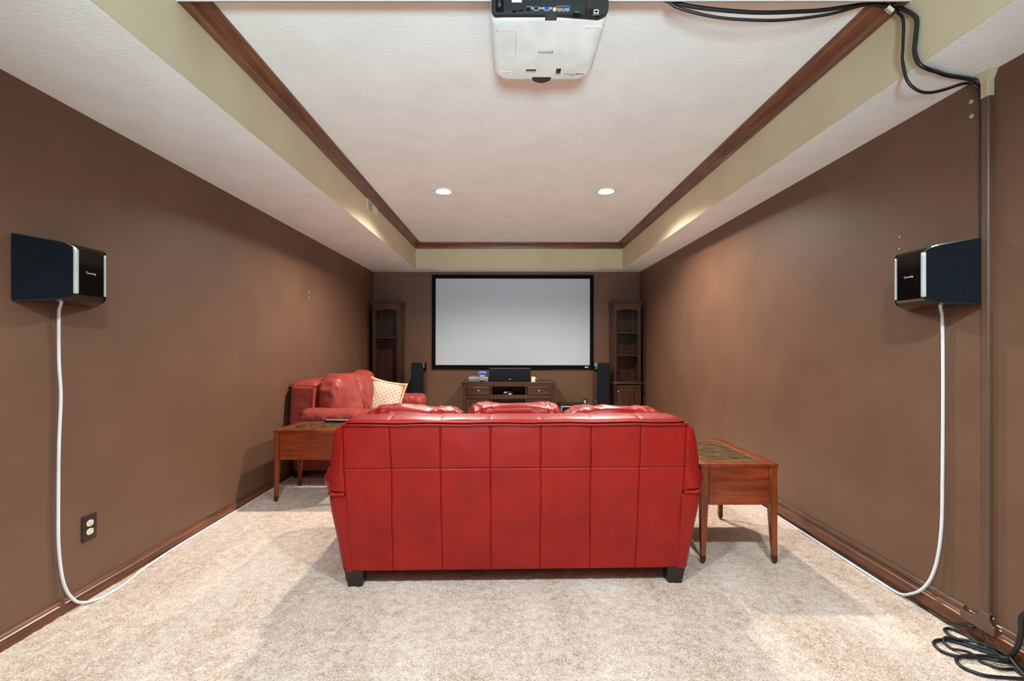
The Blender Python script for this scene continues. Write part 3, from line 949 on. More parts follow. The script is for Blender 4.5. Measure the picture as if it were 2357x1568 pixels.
# ------------------------------------------------------------------ bookcases
def bookcase(loc, label, shelves, grommet, knob_side):
    t = thing('tall_bookcase', loc, label, 'bookcase', 'tall bookcases in the back corners')
    w, d, ZM, H = 0.183, 0.31, 0.655, 1.745      # half width, depth, ledge height, top
    y0, y1 = 0.0, d
    for sx in (-1, 1):
        box('side_panel', 'darkz', t, *sorted((sx * (w - 0.002), sx * (w - 0.020))), y0 + 0.02, y1, ZM + 0.03, H)
        box('side_panel', 'darkz', t, *sorted((sx * (w - 0.002), sx * (w - 0.020))), y0 + 0.02, y1, 0.06, ZM)
        box('stile', 'darkz', t, *sorted((sx * w, sx * (w - 0.042))), y0, y0 + 0.02, ZM + 0.03, H - 0.10, 0.003, 1)
        box('stile', 'darkz', t, *sorted((sx * w, sx * (w - 0.030))), y0, y0 + 0.02, 0.06, ZM, 0.003, 1)
    box('back_panel', 'darkz', t, -w + 0.02, w - 0.02, y1 - 0.012, y1 - 0.002, 0.06, H)
    xi = w - 0.042
    arch = [(-w, H), (-w, H - 0.10), (-xi, H - 0.10)] + [(-xi + 2 * xi * i / 16, H - 0.10 + 0.022 * math.sin(math.pi * i / 16)) for i in range(1, 16)] + [(xi, H - 0.10), (w, H - 0.10), (w, H)]
    MB().prism(arch, y0, y0 + 0.02, 'y').build('arched_header', 'darkx', t)
    MB().loft([[(-w - 0.004, y0 - 0.004, H), (w + 0.004, y0 - 0.004, H), (w + 0.004, y1, H), (-w - 0.004, y1, H)],
               [(-w - 0.012, y0 - 0.016, H + 0.012), (w + 0.012, y0 - 0.016, H + 0.012), (w + 0.012, y1, H + 0.012), (-w - 0.012, y1, H + 0.012)],
               [(-w - 0.014, y0 - 0.018, H + 0.026), (w + 0.014, y0 - 0.018, H + 0.026), (w + 0.014, y1, H + 0.026), (-w - 0.014, y1, H + 0.026)]]).build('crown', 'darkx', t)
    for z in shelves:
        box('shelf', 'darkx', t, -w + 0.021, w - 0.021, y0 + 0.03, y1 - 0.014, z - 0.009, z + 0.009, 0.002, 1)
    MB().box(-w - 0.015, w + 0.015, y0 - 0.025, y1, ZM, ZM + 0.03).build('ledge', 'darkx', t, bevel=0.006)
    framed_door(t, -w + 0.032, w - 0.032, 0.075, ZM - 0.012, y0 + 0.012, knob_side * (w - 0.055), ZM - 0.10, 0.04)
    MB().box(-w - 0.008, w + 0.008, y0 - 0.01, y1, 0, 0.06).build('plinth', 'darkx', t, bevel=0.004)
    if grommet:
        MB().lathe([(0.001, 0), (0.018, 0), (0.02, 0.002)], (-0.045, y1 - 0.016, 0.78), 'y', 18).build('cable_hole', 'velvet', t)
    return t
bookcase((-1.669, 6.14, 0), 'dark wood tall bookcase with one shelf in the left back corner', [1.285], False, 1)
bookcase((1.590, 6.14, 0), 'dark wood tall bookcase with two shelves in the right back corner', [1.348, 1.040], True, -1)

# ------------------------------------------------------------------ wall speakers
def wall_speaker(loc, label, mirror):
    # local: +x out of the wall, y along the wall, z up, origin at lower middle of the back
    t = thing('wall_speaker', loc, label, 'speaker', 'wall mounted surround speakers')
    hb, hf, H, d = 0.178, 0.067, 0.268, 0.15
    s = -1 if mirror else 1
    def sec(k, ins=0.0):      # k 0 back .. 1 front
        hy = hb + (hf - hb) * k
        dz = 0.020 * k + 0.018 * max(0, (k - 0.75) / 0.25) ** 2 + ins
        return hy, dz, H - dz
    rings = []
    for k in (0.0, 0.25, 0.5, 0.75, 0.85, 0.93, 1.0):
        hy, z0, z1 = sec(k)
        x = s * d * k
        c = 0.012
        rings.append([(x, -hy, z0 + c), (x, -hy + 0.003, z0), (x, hy - 0.003, z0), (x, hy, z0 + c), (x, hy, z1 - c), (x, hy - 0.003, z1), (x, -hy + 0.003, z1), (x, -hy, z1 - c)])
    MB().loft(rings).build('cabinet', 'gloss', t)
    # the two angled grilles with faint driver rings
    for sy in (-1, 1):
        m = MB()
        def gp(u, v, off=0.004, sy=sy):
            k = 0.02 + 0.93 * u
            hy, z0, z1 = sec(k)
            z0 += 0.004; z1 -= 0.004
            return Vector((s * d * k, sy * hy, z0 + (z1 - z0) * v)) + Vector((s * 0.59, sy * 0.80, 0)) * off
        m.grid(14, 10, lambda u, v: gp(u, v, 0.004))
        m.grid(14, 10, lambda u, v: gp(u, v, -0.004))
        g = m.build('grille', 'navy', t, smooth=True)
        for cu, cv, ru, rv in ((0.52, 0.32, 0.36, 0.26), (0.52, 0.76, 0.20, 0.15)):
            pts = [gp(cu + ru * math.cos(a), cv + rv * math.sin(a), 0.0042) for a in [2 * math.pi * i / 40 for i in range(41)]]
            MB().tube(pts, 0.0022, 6).build('driver_ring', 'navy2', g, smooth=True)
    # silver bars at both edges of the front
    hy, z0, z1 = sec(1.0)
    for sy in (-1, 1):
        m = MB()
        x0, x1 = s * (d - 0.010), s * (d + 0.005)
        y0, y1 = sy * (hf + 0.003), sy * (hf - 0.007)
        n = 10
        rings = []
        for xx, yy in ((x0, y0 + sy * 0.006), (x1 - s * 0.004, y0 + sy * 0.002), (x1, y0 - sy * 0.005), (x1, y1), (x0, y1)):
            e = 0.018 if abs(xx - x0) < 1e-6 else 0.0
            rings.append((xx, yy))
        prof = rings
        m.loft([[(p[0], p[1], z0 + 0.004) for p in prof], [(p[0], p[1], z0 + 0.016) for p in prof], [(p[0], p[1], z1 - 0.016) for p in prof], [(p[0], p[1], z1 - 0.004) for p in prof]])
        m.build('silver_bar', 'silver', t, bevel=0.002, seg=1)
    # illegible silver script logo
    m = MB()
    base = [(-0.024, 0.006), (-0.020, 0.009), (-0.022, 0.002), (-0.017, -0.004), (-0.013, 0.003), (-0.011, -0.003), (-0.008, 0.003), (-0.005, -0.003), (-0.002, 0.004), (0.001, -0.003), (0.005, 0.004), (0.007, -0.003), (0.011, 0.005), (0.013, -0.003), (0.017, 0.003), (0.018, -0.006), (0.021, 0.004)]
    m.tube(smooth_path([(s * (d + 0.0006), s * a, H / 2 + b * 0.8) for a, b in base], 3), 0.0009, 5)
    m.build('logo', 'silver', t)
    # bracket foot under the cabinet
    return t
wall_speaker((XL, 1.951, 1.343), 'black wedge wall speaker with silver bars on the left wall', False)
wall_speaker((XR, 1.945, 1.328), 'black wedge wall speaker with silver bars on the right wall', True)

def cable(name, pts, r, mat, label, cat='cable', group=None, per=6, n=8):
    o = MB().tube(smooth_path(pts, per), r, n).build(name, mat, None, smooth=True)
    return tag(o, label, cat, group)
cable('speaker_cable', [(-1.850, 1.880, 1.372), (-1.890, 1.915, 1.342), (-1.918, 1.938, 1.330), (-1.928, 1.945, 1.29), (-1.932, 1.950, 1.1), (-1.930, 1.956, 0.95), (-1.932, 1.950, 0.75), (-1.930, 1.945, 0.5), (-1.931, 1.948, 0.3), (-1.926, 1.965, 0.14), (-1.912, 1.995, 0.055), (-1.903, 2.035, 0.020), (-1.880, 2.085, 0.010), (-1.872, 2.15, 0.009), (-1.88, 2.25, 0.009), (-1.905, 2.38, 0.009), (-1.921, 2.6, 0.009), (-1.923, 3.0, 0.009), (-1.922, 3.5, 0.009), (-1.922, 4.2, 0.009), (-1.923, 5.2, 0.009), (-1.918, 6.2, 0.009)], 0.0062, 'wcable', 'white cable hanging from the left wall speaker down to the carpet', 'cable', 'white speaker cables')
cable('speaker_cable', [(1.770, 1.870, 1.357), (1.805, 1.905, 1.328), (1.832, 1.930, 1.316), (1.842, 1.936, 1.28), (1.845, 1.937, 1.1), (1.845, 1.937, 0.85), (1.844, 1.938, 0.6), (1.844, 1.942, 0.40), (1.838, 1.955, 0.25), (1.828, 1.978, 0.15), (1.820, 2.015, 0.085), (1.816, 2.06, 0.045), (1.816, 2.10, 0.020), (1.817, 2.15, 0.010), (1.819, 2.3, 0.009), (1.822, 2.7, 0.009), (1.826, 3.2, 0.009), (1.828, 4.0, 0.009), (1.828, 5.2, 0.009), (1.826, 6.1, 0.009)], 0.0062, 'wcable', 'white cable hanging from the right wall speaker down to the carpet', 'cable', 'white speaker cables')

# ------------------------------------------------------------------ cable raceway on the right wall
def raceway():
    t = thing('cable_raceway', (XR, 1.763, 0), 'brown painted cable raceway running up the right wall beside the speaker', 'raceway')
    MB().prism([(0, -0.018), (-0.016, -0.018), (-0.020, -0.014), (-0.020, 0.008), (-0.016, 0.010), (0, 0.010)], 0.13, 2.13, 'z').build('channel', 'raceway', t)
    MB().prism([(0, 0.010), (-0.010, 0.010), (-0.008, 0.018), (0, 0.018)], 0.13, 2.13, 'z').build('channel_lip', 'raceway', t)
    m = MB().prism([(0, -0.020), (-0.019, -0.020), (-0.022, -0.015), (-0.022, 0.009), (-0.017, 0.011), (0, 0.011)], 2.13, 2.19, 'z')
    m.loft([[(0, -0.020, 2.19), (-0.022, -0.020, 2.19), (-0.022, 0.011, 2.19), (0, 0.011, 2.19)], [(0, -0.034, ZS - 0.001), (-0.034, -0.034, ZS - 0.001), (-0.034, 0.02, ZS - 0.001), (0, 0.02, ZS - 0.001)]])
    m.build('top_elbow', 'fascia', t)
    # horizontal run above the baseboard
    for y0, y1 in ((0.088, 4.70), (-4.3, -0.04)):
        MB().prism([(0, 0.0895), (-0.008, 0.0895), (-0.010, 0.092), (-0.010, 0.108), (-0.007, 0.112), (0, 0.113)], 0, y1 - y0, 'y').build('baseboard_channel', 'raceway', t).location = (0, y0, 0)
    # tee connector with its two curved shoulders
    P = [(0.090, 0.062), (0.090, 0.098)] + [(0.016 + 0.035 * (1 - math.sin(a)), 0.098 + 0.036 * (1 - math.cos(a))) for a in [math.pi / 2 * i / 6 for i in range(7)]]
    P += [(-0.022, 0.134)] + [(-0.022 - 0.035 * (1 - math.cos(a)), 0.134 - 0.036 * math.sin(a)) for a in [math.pi / 2 * i / 6 for i in range(1, 7)]] + [(-0.040, 0.090), (-0.040, 0.060)]
    P = [(0.090, 0.062), (0.090, 0.098), (0.045, 0.100), (0.028, 0.106), (0.019, 0.118), (0.016, 0.138), (-0.022, 0.138), (-0.024, 0.120), (-0.028, 0.106), (-0.036, 0.099), (-0.042, 0.098), (-0.042, 0.062)]
    MB().prism(P, -0.024, -0.0165, 'x').build('tee_connector', 'raceway', t, bevel=0.002, seg=1)
    rng = random.Random(5)
    m = MB()
    for y, z, a, b in ((0.055, 0.108, 0.010, 0.004), (0.042, 0.107, 0.006, 0.003), (-0.030, 0.128, 0.003, 0.008), (-0.050, 0.110, 0.016, 0.005), (0.012, 0.142, 0.005, 0.003), (-0.018, 0.142, 0.005, 0.003), (-0.056, 0.098, 0.008, 0.006)):
        m.box(-0.0145, -0.0125, y - a / 2, y + a / 2, z - b * 0.35, z + b * 0.35)
    for i in range(46):
        z = 0.2 + rng.random() * 1.6
        h = 0.002 + rng.random() * 0.005
        m.box(-0.0135, -0.0095, 0.0085, 0.0102, z, z + h)
    tag(m.build('paint_chips', 'chip', t), kind='stuff')
    MB().box(-0.0146, -0.0100, 0.0088, 0.0104, 1.35, 2.13).box(-0.0142, -0.0100, 0.0088, 0.0106, 0.155, 0.19).build('open_slot', 'velvet', t)
raceway()

BL = [
 ('projector_cable', [(0.395, 1.73, 2.545), (0.47, 1.75, 2.540), (0.55, 1.77, 2.530), (0.71, 1.78, 2.497), (0.95, 1.79, 2.481), (1.16, 1.80, 2.492), (1.26, 1.805, 2.503), (1.42, 1.815, 2.531), (1.515, 1.818, 2.524), (1.540 - 0.012, 1.775, 2.485), (1.530, 1.722, 2.42), (1.529, 1.708, 2.385), (1.528, 1.712, 2.330), (1.528, 1.716, 2.276), (1.531, 1.700, 2.222), (1.570, 1.705, 2.206), (1.630, 1.735, 2.214), (1.694, 1.761, 2.216), (1.80, 1.782, 2.214), (1.838, 1.778, 2.196), (1.845, 1.776, 2.15), (1.846, 1.775, 2.05)], 0.0075, 'thick black cable from the projector looping over the cream fascia to the raceway'),
 ('projector_cable', [(0.40, 1.715, 2.535), (0.48, 1.735, 2.530), (0.60, 1.76, 2.508), (0.66, 1.765, 2.478), (0.80, 1.77, 2.448), (0.95, 1.77, 2.436), (1.08, 1.775, 2.441), (1.255, 1.785, 2.470), (1.42, 1.800, 2.520), (1.508, 1.802, 2.512), (1.520, 1.780, 2.470), (1.523, 1.760, 2.425), (1.520, 1.7585, 2.321), (1.520, 1.760, 2.272), (1.540, 1.762, 2.197), (1.583, 1.765, 2.160), (1.635, 1.770, 2.154), (1.699, 1.775, 2.169), (1.797, 1.792, 2.203), (1.838, 1.789, 2.185), (1.847, 1.787, 2.14), (1.8495, 1.786, 2.06), (1.8495, 1.786, 1.9), (1.8495, 1.786, 1.7), (1.8495, 1.786, 1.5)], 0.0055, 'thin black cable from the projector sagging below the right soffit'),
]
for nm, pts, r, lb in BL:
    cable(nm, pts, r, 'cable', lb, 'cable', 'black projector cables')
o = MB().box(-0.014, 0.014, -0.012, 0.012, -0.004, 0.006).build('clip_plate', 'ivory')
cl = thing('cable_clip', (1.505, 1.803, 2.500), 'small ivory cable clip holding black cables on the wooden crown trim', 'clip', rot=(math.radians(20), math.radians(40), 0))
o.parent = cl
for sx in (-1, 1):
    MB().lathe([(0.001, -0.0055), (0.003, -0.005), (0.003, -0.003)], (sx * 0.007, 0.002, 0), 'z', 10).build('screw', 'black', cl)

FL = [
 ('coiled_cord', [(1.824, 1.654, 0.03), (1.810, 1.690, 0.012), (1.826, 1.709, 0.010), (1.829, 1.747, 0.010), (1.828, 1.787, 0.010), (1.826, 1.823, 0.010), (1.815, 1.853, 0.010), (1.80, 1.863, 0.010), (1.781, 1.860, 0.010), (1.768, 1.846, 0.010), (1.761, 1.823, 0.010), (1.762, 1.797, 0.012), (1.765, 1.769, 0.016), (1.777, 1.750, 0.018), (1.806, 1.721, 0.020), (1.819, 1.678, 0.020), (1.822, 1.653, 0.018),
   (1.814, 1.700, 0.014), (1.788, 1.732, 0.012), (1.766, 1.759, 0.010), (1.744, 1.778, 0.010), (1.715, 1.791, 0.010), (1.683, 1.789, 0.010), (1.655, 1.775, 0.010), (1.641, 1.753, 0.010), (1.638, 1.726, 0.010), (1.654, 1.706, 0.010), (1.679, 1.692, 0.011), (1.719, 1.683, 0.014), (1.755, 1.672, 0.018), (1.782, 1.653, 0.020), (1.819, 1.650, 0.022),
   (1.790, 1.669, 0.024), (1.762, 1.679, 0.022), (1.728, 1.683, 0.022), (1.695, 1.689, 0.018), (1.668, 1.689, 0.012), (1.645, 1.675, 0.010), (1.633, 1.653, 0.010), (1.634, 1.632, 0.010), (1.647, 1.614, 0.010), (1.668, 1.598, 0.010), (1.697, 1.591, 0.010), (1.737, 1.586, 0.010), (1.786, 1.580, 0.010), (1.83, 1.56, 0.010)], 0.0058, 'black cord coiled in loose loops on the carpet by the right baseboard'),
 ('coiled_cord', [(1.804, 1.600, 0.010), (1.804, 1.627, 0.010), (1.766, 1.629, 0.010), (1.745, 1.645, 0.010), (1.730, 1.667, 0.010), (1.715, 1.689, 0.026), (1.699, 1.712, 0.022), (1.691, 1.738, 0.010), (1.693, 1.766, 0.010), (1.703, 1.784, 0.016), (1.721, 1.791, 0.020), (1.747, 1.781, 0.020), (1.786, 1.759, 0.026), (1.812, 1.726, 0.032), (1.826, 1.697, 0.032), (1.826, 1.656, 0.032), (1.820, 1.60, 0.012)], 0.0052, 'thinner black cord loop lying across the coiled cord'),
 ('floor_cable', [(1.834, 1.797, 0.056), (1.830, 1.822, 0.048), (1.830, 1.855, 0.030), (1.832, 1.89, 0.014), (1.834, 1.927, 0.009), (1.8355, 1.99, 0.009), (1.8355, 2.3, 0.009), (1.8365, 2.8, 0.009), (1.8365, 3.6, 0.009), (1.8365, 4.8, 0.009), (1.8365, 6.0, 0.009)], 0.0055, 'black cable running along the foot of the right baseboard'),
 ('floor_cable', [(1.836, 1.772, 0.058), (1.832, 1.760, 0.040), (1.832, 1.745, 0.022), (1.834, 1.722, 0.012), (1.833, 1.690, 0.026), (1.834, 1.650, 0.030), (1.835, 1.60, 0.012), (1.835, 1.5, 0.009)], 0.0042, 'thin black cable dropping from the raceway tee to the carpet'),
 ('standing_cable', [(1.822, 1.40, 0.42), (1.812, 1.52, 0.31), (1.800, 1.593, 0.225), (1.800, 1.600, 0.17), (1.806, 1.614, 0.11), (1.812, 1.636, 0.062), (1.816, 1.650, 0.042), (1.808, 1.626, 0.030), (1.800, 1.600, 0.022), (1.792, 1.56, 0.012)], 0.0085, 'thick black power cord standing up against the right wall'),
]
for nm, pts, r, lb in FL:
    cable(nm, pts, r, 'cable', lb, 'cable', None, 5)

# ------------------------------------------------------------------ small wall things
def outlet(loc, rz, label, plug=False):
    # local: faces +x ; y along wall
    t = thing('wall_outlet', loc, label, 'outlet', 'dark wall outlets', rz)
    MB().prism(rrect(0.036, 0.058, 0.003, 2), 0, 0.006, 'x').build('cover_plate', 'brownpl', t, bevel=0.002)
    for sz in (-1, 1):
        if plug and sz < 0:
            continue
        poly = [(max(-0.0165, min(0.0165, 0.0185 * math.cos(a))), sz * 0.0195 + 0.0145 * math.sin(a)) for a in [2 * math.pi * i / 28 for i in range(28)]]
        s = MB().prism(poly, 0.005, 0.0085, 'x').build('socket', 'ivory', t)
        for dy, w, h, dz in ((-0.0065, 0.0016, 0.007, 0.003), (0.0065, 0.0016, 0.006, 0.003), (0.0, 0.0038, 0.004, -0.008)):
            MB().box(0.0084, 0.0090, dy - w / 2, dy + w / 2, sz * 0.0195 + dz - h / 2, sz * 0.0195 + dz + h / 2).build('slot', 'brownpl', s)
    MB().lathe([(0.003, 0.006), (0.0025, 0.0072), (0.0001, 0.0075)], (0, 0, 0), 'x', 10).build('screw', 'brownpl', t)
    if plug:
        box('plug', 'wcable', t, 0.0065, 0.05, -0.012, 0.006, -0.042, -0.008, 0.003)
    return t
outlet((XL, 2.100, 0.331), 0, 'dark brown wall outlet with ivory sockets low on the left wall')
outlet((1.075, YB, 0.36), -math.pi / 2, 'small dark wall outlet with a white plug behind the subwoofer', True)

def vent():
    t = thing('air_vent', (TXL, 4.23, 2.448), 'cream air vent on the left fascia under the crown trim', 'vent')
    for y0, y1, z0, z1 in ((-0.15, 0.15, 0.040, 0.052), (-0.15, 0.15, -0.052, -0.040), (-0.15, -0.135, -0.04, 0.04), (0.135, 0.15, -0.04, 0.04), (-0.006, 0.006, -0.04, 0.04)):
        box('frame_bar', 'fascia', t, 0, 0.008, y0, y1, z0, z1, 0.001, 1)
    box('duct_opening', 'print', t, 0.0005, 0.0015, -0.135, 0.135, -0.04, 0.04)
    for s0, ang in ((-0.135, 40), (0.006, -40)):
        for i in range(11):
            y = s0 + 0.006 + i * 0.0117
            sl = MB().box(-0.0005, 0.0005, -0.0045, 0.0045, -0.039, 0.039).build('slat', 'fascia', t)
            sl.location = (0.005, y, 0)
            sl.rotation_euler = (0, 0, math.radians(ang))
vent()

def anchor(loc, sgn, label, r=0.009, mt='silver'):
    t = thing('wall_anchor', loc, label, 'wall anchor', 'bare wall anchors')
    MB().lathe([(r * 0.35, sgn * 0.0005), (r * 0.4, sgn * 0.003), (r * 0.8, sgn * 0.004), (r, sgn * 0.002), (r, 0)], (0, 0, 0), 'x', 16).build('collar', mt, t, smooth=True)
    MB().lathe([(0.0001, sgn * 0.0008), (r * 0.38, sgn * 0.0008), (r * 0.38, 0)], (0, 0, 0), 'x', 12).build('hole', 'velvet', t)
anchor((XR, 1.829, 2.150), -1, 'white wall anchor high on the right wall, upper of the pair by the raceway', 0.0085)
anchor((XR, 1.827, 2.091), -1, 'white wall anchor high on the right wall, lower of the pair by the raceway', 0.0085)
anchor((XR, 2.163, 1.686), -1, 'tiny screw on the right wall, upper one above the wall speaker', 0.005)
anchor((XR, 2.163, 1.630), -1, 'tiny screw on the right wall, lower one above the wall speaker', 0.005)
anchor((XL, 6.04, 2.187), 1, 'tiny screw on the left wall near the soffit, upper one by the bookcase', 0.009)
anchor((XL, 6.04, 2.135), 1, 'tiny screw on the left wall near the soffit, lower one by the bookcase', 0.009)
anchor((XL, 4.405, 1.693), 1, 'tiny screw on the left wall above the loveseat, upper one', 0.006)
anchor((XL, 4.405, 1.638), 1, 'tiny screw on the left wall above the loveseat, lower one', 0.006)

cable('tower_wire', [(-1.14, 6.20, 0.36), (-1.10, 6.25, 0.34), (-0.98, 6.33, 0.25), (-0.90, 6.38, 0.16), (-0.80, 6.42, 0.06), (-0.70, 6.43, 0.01)], 0.0045, 'cable', 'thin black wire drooping from the left tower speaker to the floor', 'wire')
MB()
cable('plug_wire', [(1.035, 6.29, 0.388), (1.050, 6.28, 0.372), (1.052, 6.285, 0.34), (1.050, 6.33, 0.2), (1.047, 6.40, 0.05), (1.05, 6.43, 0.012)], 0.008, 'wcable', 'short white cord behind the subwoofer corner', 'wire')

# ------------------------------------------------------------------ ceiling projector
def projector():
    t = thing('ceiling_projector', (0.146, 1.85, 2.367), 'white ceiling mounted projector seen from below with black connector panel', 'projector')
    hx, hy = 0.216, 0.200
    base = rrect(hx, hy, 0.05, 8)
    def outline(ins, z):
        out = []
        for x, y in base:
            yy = y
            if y > 0:
                yy = y * 1.02 + 0.042 * (1 - (x / hx) ** 2) * min(1, y / 0.1)
            sxx = 1 - ins / hx
            syy = 1 - ins / hy
            out.append((x * sxx, yy * syy, z))
        return out
    MB().loft([outline(0.030, 0.0), outline(0.016, 0.0025), outline(0.006, 0.010), outline(0.0, 0.026), outline(0.0, 0.10), outline(0.010, 0.122), outline(0.03, 0.13)]).build('body', 'proj', t, smooth='auto')
    # black rear panel, lower edge dipping under the body
    m = MB()
    P = rrect(0.2125, 0.062, 0.022, 6)
    m.prism([(p[0], p[1] + 0.064) for p in P], -0.206, -0.185, 'y')
    rp = m.build('rear_panel', 'black', t, bevel=0.003)
    lip = []
    N = 30
    xs = [-0.205 + 0.41 * i / N for i in range(N + 1)]
    def reach(x):
        q = (x + 0.205) / 0.41
        e = min(1, min(q, 1 - q) / 0.06)
        return -0.2005 + (0.006 - 0.006 * math.exp(-((q - 0.32) / 0.2) ** 2) + 0.020 * max(0, q - 0.55) / 0.45) * e
    m = MB()
    m.loft([[(x, -0.2055, 0.006) for x in xs] + [(x, -0.196, 0.006) for x in reversed(xs)], [(x, -0.2055, -0.0012) for x in xs] + [(x, reach(x), -0.0012) for x in reversed(xs)]])
    m.build('rear_lip', 'black', t)
    k = 1.645 / 1047
    Xp = lambda u: (u - 1173) * k - 0.146
    Zp = lambda v: 1.167 - (v - 797) * k - 2.367
    yf = -0.206
    for u, mt in ((1234, 'black'), (1258.5, 'vga')):
        x, z = Xp(u), Zp(21.5)
        c = MB().prism([(x - 0.009, z + 0.005), (x - 0.0075, z - 0.005), (x + 0.0075, z - 0.005), (x + 0.009, z + 0.005)], yf - 0.004, yf, 'y').build('vga_port', mt, rp)
        MB().prism([(x - 0.0105, z + 0.0062), (x - 0.009, z - 0.0062), (x + 0.009, z - 0.0062), (x + 0.0105, z + 0.0062)], yf - 0.002, yf, 'y').build('port_shell', 'silver', c)
        for sx in (-1, 1):
            MB().lathe([(0.0032, yf), (0.0032, yf - 0.004), (0.0001, yf - 0.004)], (x + sx * 0.0145, 0, z + 0.001), 'y', 10).build('jack_screw', 'silver', c)
    for u, mt in ((1276, 'yel'), (1287.5, 'rd'), (1296.5, 'bl'), (1305.5, 'gn')):
        x, z = Xp(u), Zp(23)
        c = MB().lathe([(0.0026, yf - 0.005), (0.0048, yf - 0.005), (0.0050, yf)], (x, 0, z), 'y', 16).build('rca_jack', mt, rp, smooth='auto')
        MB().lathe([(0.0050, yf - 0.002), (0.0064, yf - 0.002), (0.0066, yf)], (x, 0, z), 'y', 16).build('collar', 'silver', c)
    m = MB()
    x0, x1, z0, z1 = Xp(1281.5), Xp(1311), Zp(26), Zp(14.5)
    m.box(x0, x0 + 0.0008, yf - 0.0006, yf, z0, z1).box(x1 - 0.0008, x1, yf - 0.0006, yf, z0, z1).box(x0, x1, yf - 0.0006, yf, z1 - 0.0008, z1)
    m.build('bracket_print', 'shade', rp)
    x, z = Xp(1372), Zp(28)
    lan = box('network_port', 'ivory', rp, x - 0.0085, x + 0.0085, yf - 0.003, yf, z - 0.0065, z + 0.0065)
    MB().prism([(x - 0.0062, z + 0.003), (x - 0.0062, z - 0.003), (x - 0.003, z - 0.003), (x - 0.003, z - 0.005), (x + 0.003, z - 0.005), (x + 0.003, z - 0.003), (x + 0.0062, z - 0.003), (x + 0.0062, z + 0.003)], yf - 0.0035, yf - 0.002, 'y').build('port_hole', 'velvet', lan)
    # power plugs
    x, z = Xp(1354), Zp(31)
    pl = MB().loft([[(x + a * 0.013, -0.232 + b * 0.011, z - 0.010) for a, b in ((-1, -1), (1, -1), (1, 1), (-1, 1))], [(x + a * 0.011, -0.232 + b * 0.010, z + 0.012) for a, b in ((-1, -1), (1, -1), (1, 1), (-1, 1))], [(x + 0.004 + a * 0.006, -0.232 + b * 0.006, z + 0.026) for a, b in ((-1, -1), (1, -1), (1, 1), (-1, 1))]]).build('cable_plug', 'black', rp, bevel=0.002)
    MB().box(x - 0.008, x + 0.008, -0.222, -0.205, z - 0.006, z + 0.006).build('plug_neck', 'black', pl)
    MB().tube(smooth_path([(x + 0.004, -0.232, z + 0.024), (x + 0.010, -0.233, z + 0.045), (x + 0.02, -0.225, z + 0.09), (x + 0.05, -0.2, z + 0.13)], 5), 0.004, 8).build('plug_cord', 'cable', pl, smooth=True)
    x, z = Xp(1150), Zp(17)
    ps = box('power_socket', 'velvet', rp, x - 0.014, x + 0.014, yf - 0.0015, yf, z - 0.018, z + 0.024)
    box('plug_body', 'slate', ps, x - 0.006, x + 0.006, yf - 0.014, yf, z - 0.006, z + 0.008, 0.002)
    MB().tube([(x, yf - 0.008, z + 0.006), (x, yf - 0.010, z + 0.03), (x + 0.004, yf - 0.004, z + 0.09)], 0.0045, 8).build('plug_cord', 'cable', ps, smooth=True)
    box('rating_label', 'label', rp, Xp(1178), Xp(1201), yf - 0.0006, yf, Zp(6), Zp(0.5))
    for u, v, a, b in ((1184, 27, 5, 2.6), (1199, 25, 4, 2), (1216, 22.5, 4, 3), (1327, 35, 9, 5), (1375, 38, 5, 2.4)):
        box('jack', 'velvet', rp, Xp(u - a), Xp(u + a), yf - 0.0008, yf, Zp(v + b), Zp(v - b))
    # tiny printed captions: fine light strokes above the ports
    m = MB()
    rg = random.Random(2)
    for u0, u1, v in ((1212, 1224, 15.5), (1229, 1240, 16.2), (1256, 1261, 17.5), (1272, 1279, 18.2), (1284, 1291, 19.5), (1293, 1301, 19.8), (1324, 1333, 28), (1364, 1379, 34.2), (1322, 1334, 35.5)):
        u = u0
        while u < u1:
            w = 0.6 + rg.random() * 0.5
            m.box(Xp(u), Xp(u + w), yf - 0.0004, yf, Zp(v + 0.8), Zp(v - 0.8 * rg.random()))
            u += w + 0.45
    m.build('port_captions', 'shade', rp)
    # underside details: local point from frame position on the underside plane
    def U(u, v, dz=0.0):
        y = 1047 * 1.2 / (797 - v)
        return ((u - 1173) * y / 1047 - 0.146, y - 1.85)
    a, b = U(1254, 35), U(1282, 45)
    box('latch_tab', 'slate', t, U(1255, 40)[0], U(1282, 40)[0], -0.2045, U(1268, 46)[1], -0.0022, 0.004, 0.001, 1)
    # lamp cover: raised outline of a rounded door
    x0, x1, y0, y1 = U(1143, 100)[0], U(1187, 100)[0], U(1150, 72)[1], U(1150, 134)[1]
    P = [(x0, y0), (x1 - 0.010, y0), (x1 - 0.003, y0 + 0.003), (x1, y0 + 0.010), (x1, y1 - 0.010), (x1 - 0.003, y1 - 0.003), (x1 - 0.010, y1), (x0, y1)]
    MB().prism(P, -0.0010, 0.002, 'z').build('lamp_cover', 'proj', t)
    Q = [(p[0] + 0.0009 if p[0] > x0 else p[0], p[1] + (0.0007 if p[1] > (y0 + y1) / 2 else -0.0007)) for p in P]
    MB().prism(Q, -0.0005, 0.002, 'z').build('cover_groove', 'print', t)
    tx, ty = U(1256, 120)
    text_part('brand_lettering', 'EPSON', 0.0205, 'print', t, (tx, ty, -0.0006), (0, math.pi, 0), 0.0003)
    # zoom dial window
    xa, xb = U(1225, 183)[0], U(1267, 183)[0]
    ya, yb2 = U(1245, 177)[1], U(1245, 187)[1]
    fr = MB().prism([(xa - 0.004, ya - 0.001), (xb + 0.004, ya - 0.001), (xb + 0.004, yb2 + 0.002), (xa - 0.004, yb2 + 0.002)], -0.0008, 0.004, 'z').build('dial_window', 'shade', t)
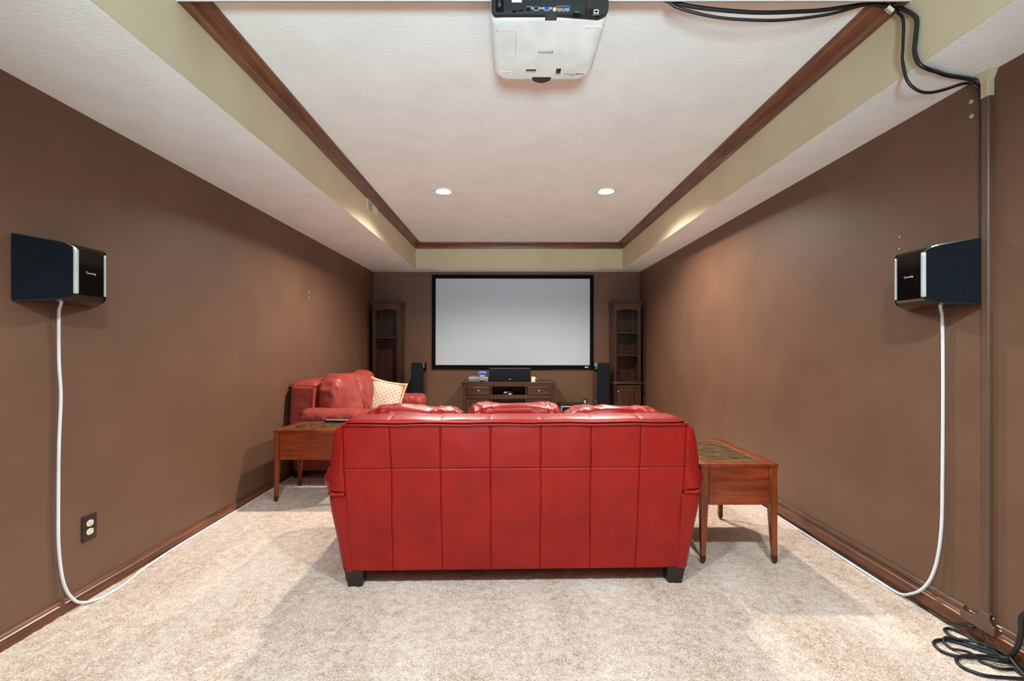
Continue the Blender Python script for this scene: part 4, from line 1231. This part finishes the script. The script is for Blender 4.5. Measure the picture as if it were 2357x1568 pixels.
    poly = [(xa, ya), (xb, ya), (xb, yb2 - 0.012)] + [(xb - (xb - xa) * i / 10, yb2 - 0.012 + 0.022 * math.sin(math.pi * i / 10)) for i in range(1, 10)] + [(xa, yb2 - 0.012)]
    MB().prism(poly, -0.0035, 0.003, 'z').build('zoom_dial', 'black', t, bevel=0.001, seg=1)
    for i, (u0, u1, v0, v1, dark) in enumerate(((1210, 1234, 159, 167, (0.0, 0.42)), (1279, 1291, 157, 173, (0.0, 0.68)))):
        A = (U(u0, (v0 + v1) / 2)[0], U(u0, v0)[1], U(u1, (v0 + v1) / 2)[0], U(u0, v1)[1])
        s = box('slider_recess', 'shade', t, A[0], A[2], A[1], A[3], -0.0008, 0.003)
        h = A[3] - A[1]
        box('slider', 'black', s, A[0] + 0.0015, A[2] - 0.0015, A[1] + 0.001, A[1] + h * dark[1], -0.0018, 0.002)
    lb = box('sticker', 'label', t, U(1345, 64)[0], U(1385, 64)[0], U(1350, 60)[1], U(1350, 68)[1], -0.0005, 0.001)
    lb2 = box('sticker', 'label', t, U(1153, 168)[0], U(1180, 168)[0], U(1160, 164)[1], U(1160, 173)[1], -0.0005, 0.001)
    m = MB()
    def strokes(u0, u1, v, h=0.7):
        u = u0
        while u < u1:
            w = 0.5 + rg.random() * 0.6
            p, q = U(u, v - h * (0.4 + rg.random())), U(u + w, v + h)
            m.box(p[0], q[0], p[1], q[1], -0.0009, 0)
            u += w + 0.4
    strokes(1346.5, 1358, 64); strokes(1370, 1382, 64)
    strokes(1155, 1178, 166.5); strokes(1157, 1172, 170.5)
    strokes(1297, 1330, 170); strokes(1310, 1322, 173.5); strokes(1326, 1343, 170, 1.3)
    c = U(1363.5, 64)
    for i in range(14):
        a = 2 * math.pi * i / 14
        m.box(c[0] + 0.0042 * math.cos(a) - 0.0005, c[0] + 0.0042 * math.cos(a) + 0.0005, c[1] + 0.0042 * math.sin(a) - 0.0005, c[1] + 0.0042 * math.sin(a) + 0.0005, -0.0009, 0)
    m.build('fine_print', 'faint', t)
    for v in (164, 168.5, 173.5):
        p, q = U(1347, v), U(1352.5, v - 1.4)
        MB().tube([(p[0], p[1], 0.003), (q[0], q[1], 0.007)], 0.0013, 6).build('vent_slit', 'print', t)
    # lens at the front and the ceiling mount
    MB().lathe([(0.001, 0.212), (0.030, 0.213), (0.040, 0.216), (0.044, 0.205), (0.046, 0.16)], (0.0, 0, 0.065), 'y', 24).build('lens_ring', 'black', t, smooth='auto')
    MB().lathe([(0.022, 0.125), (0.022, 0.19), (0.06, 0.192), (0.062, ZT - 2.367 - 0.0005)], (0, 0.05, 0), 'z', 20).build('mount_pole', 'white', t, smooth='auto')
    return t
projector()
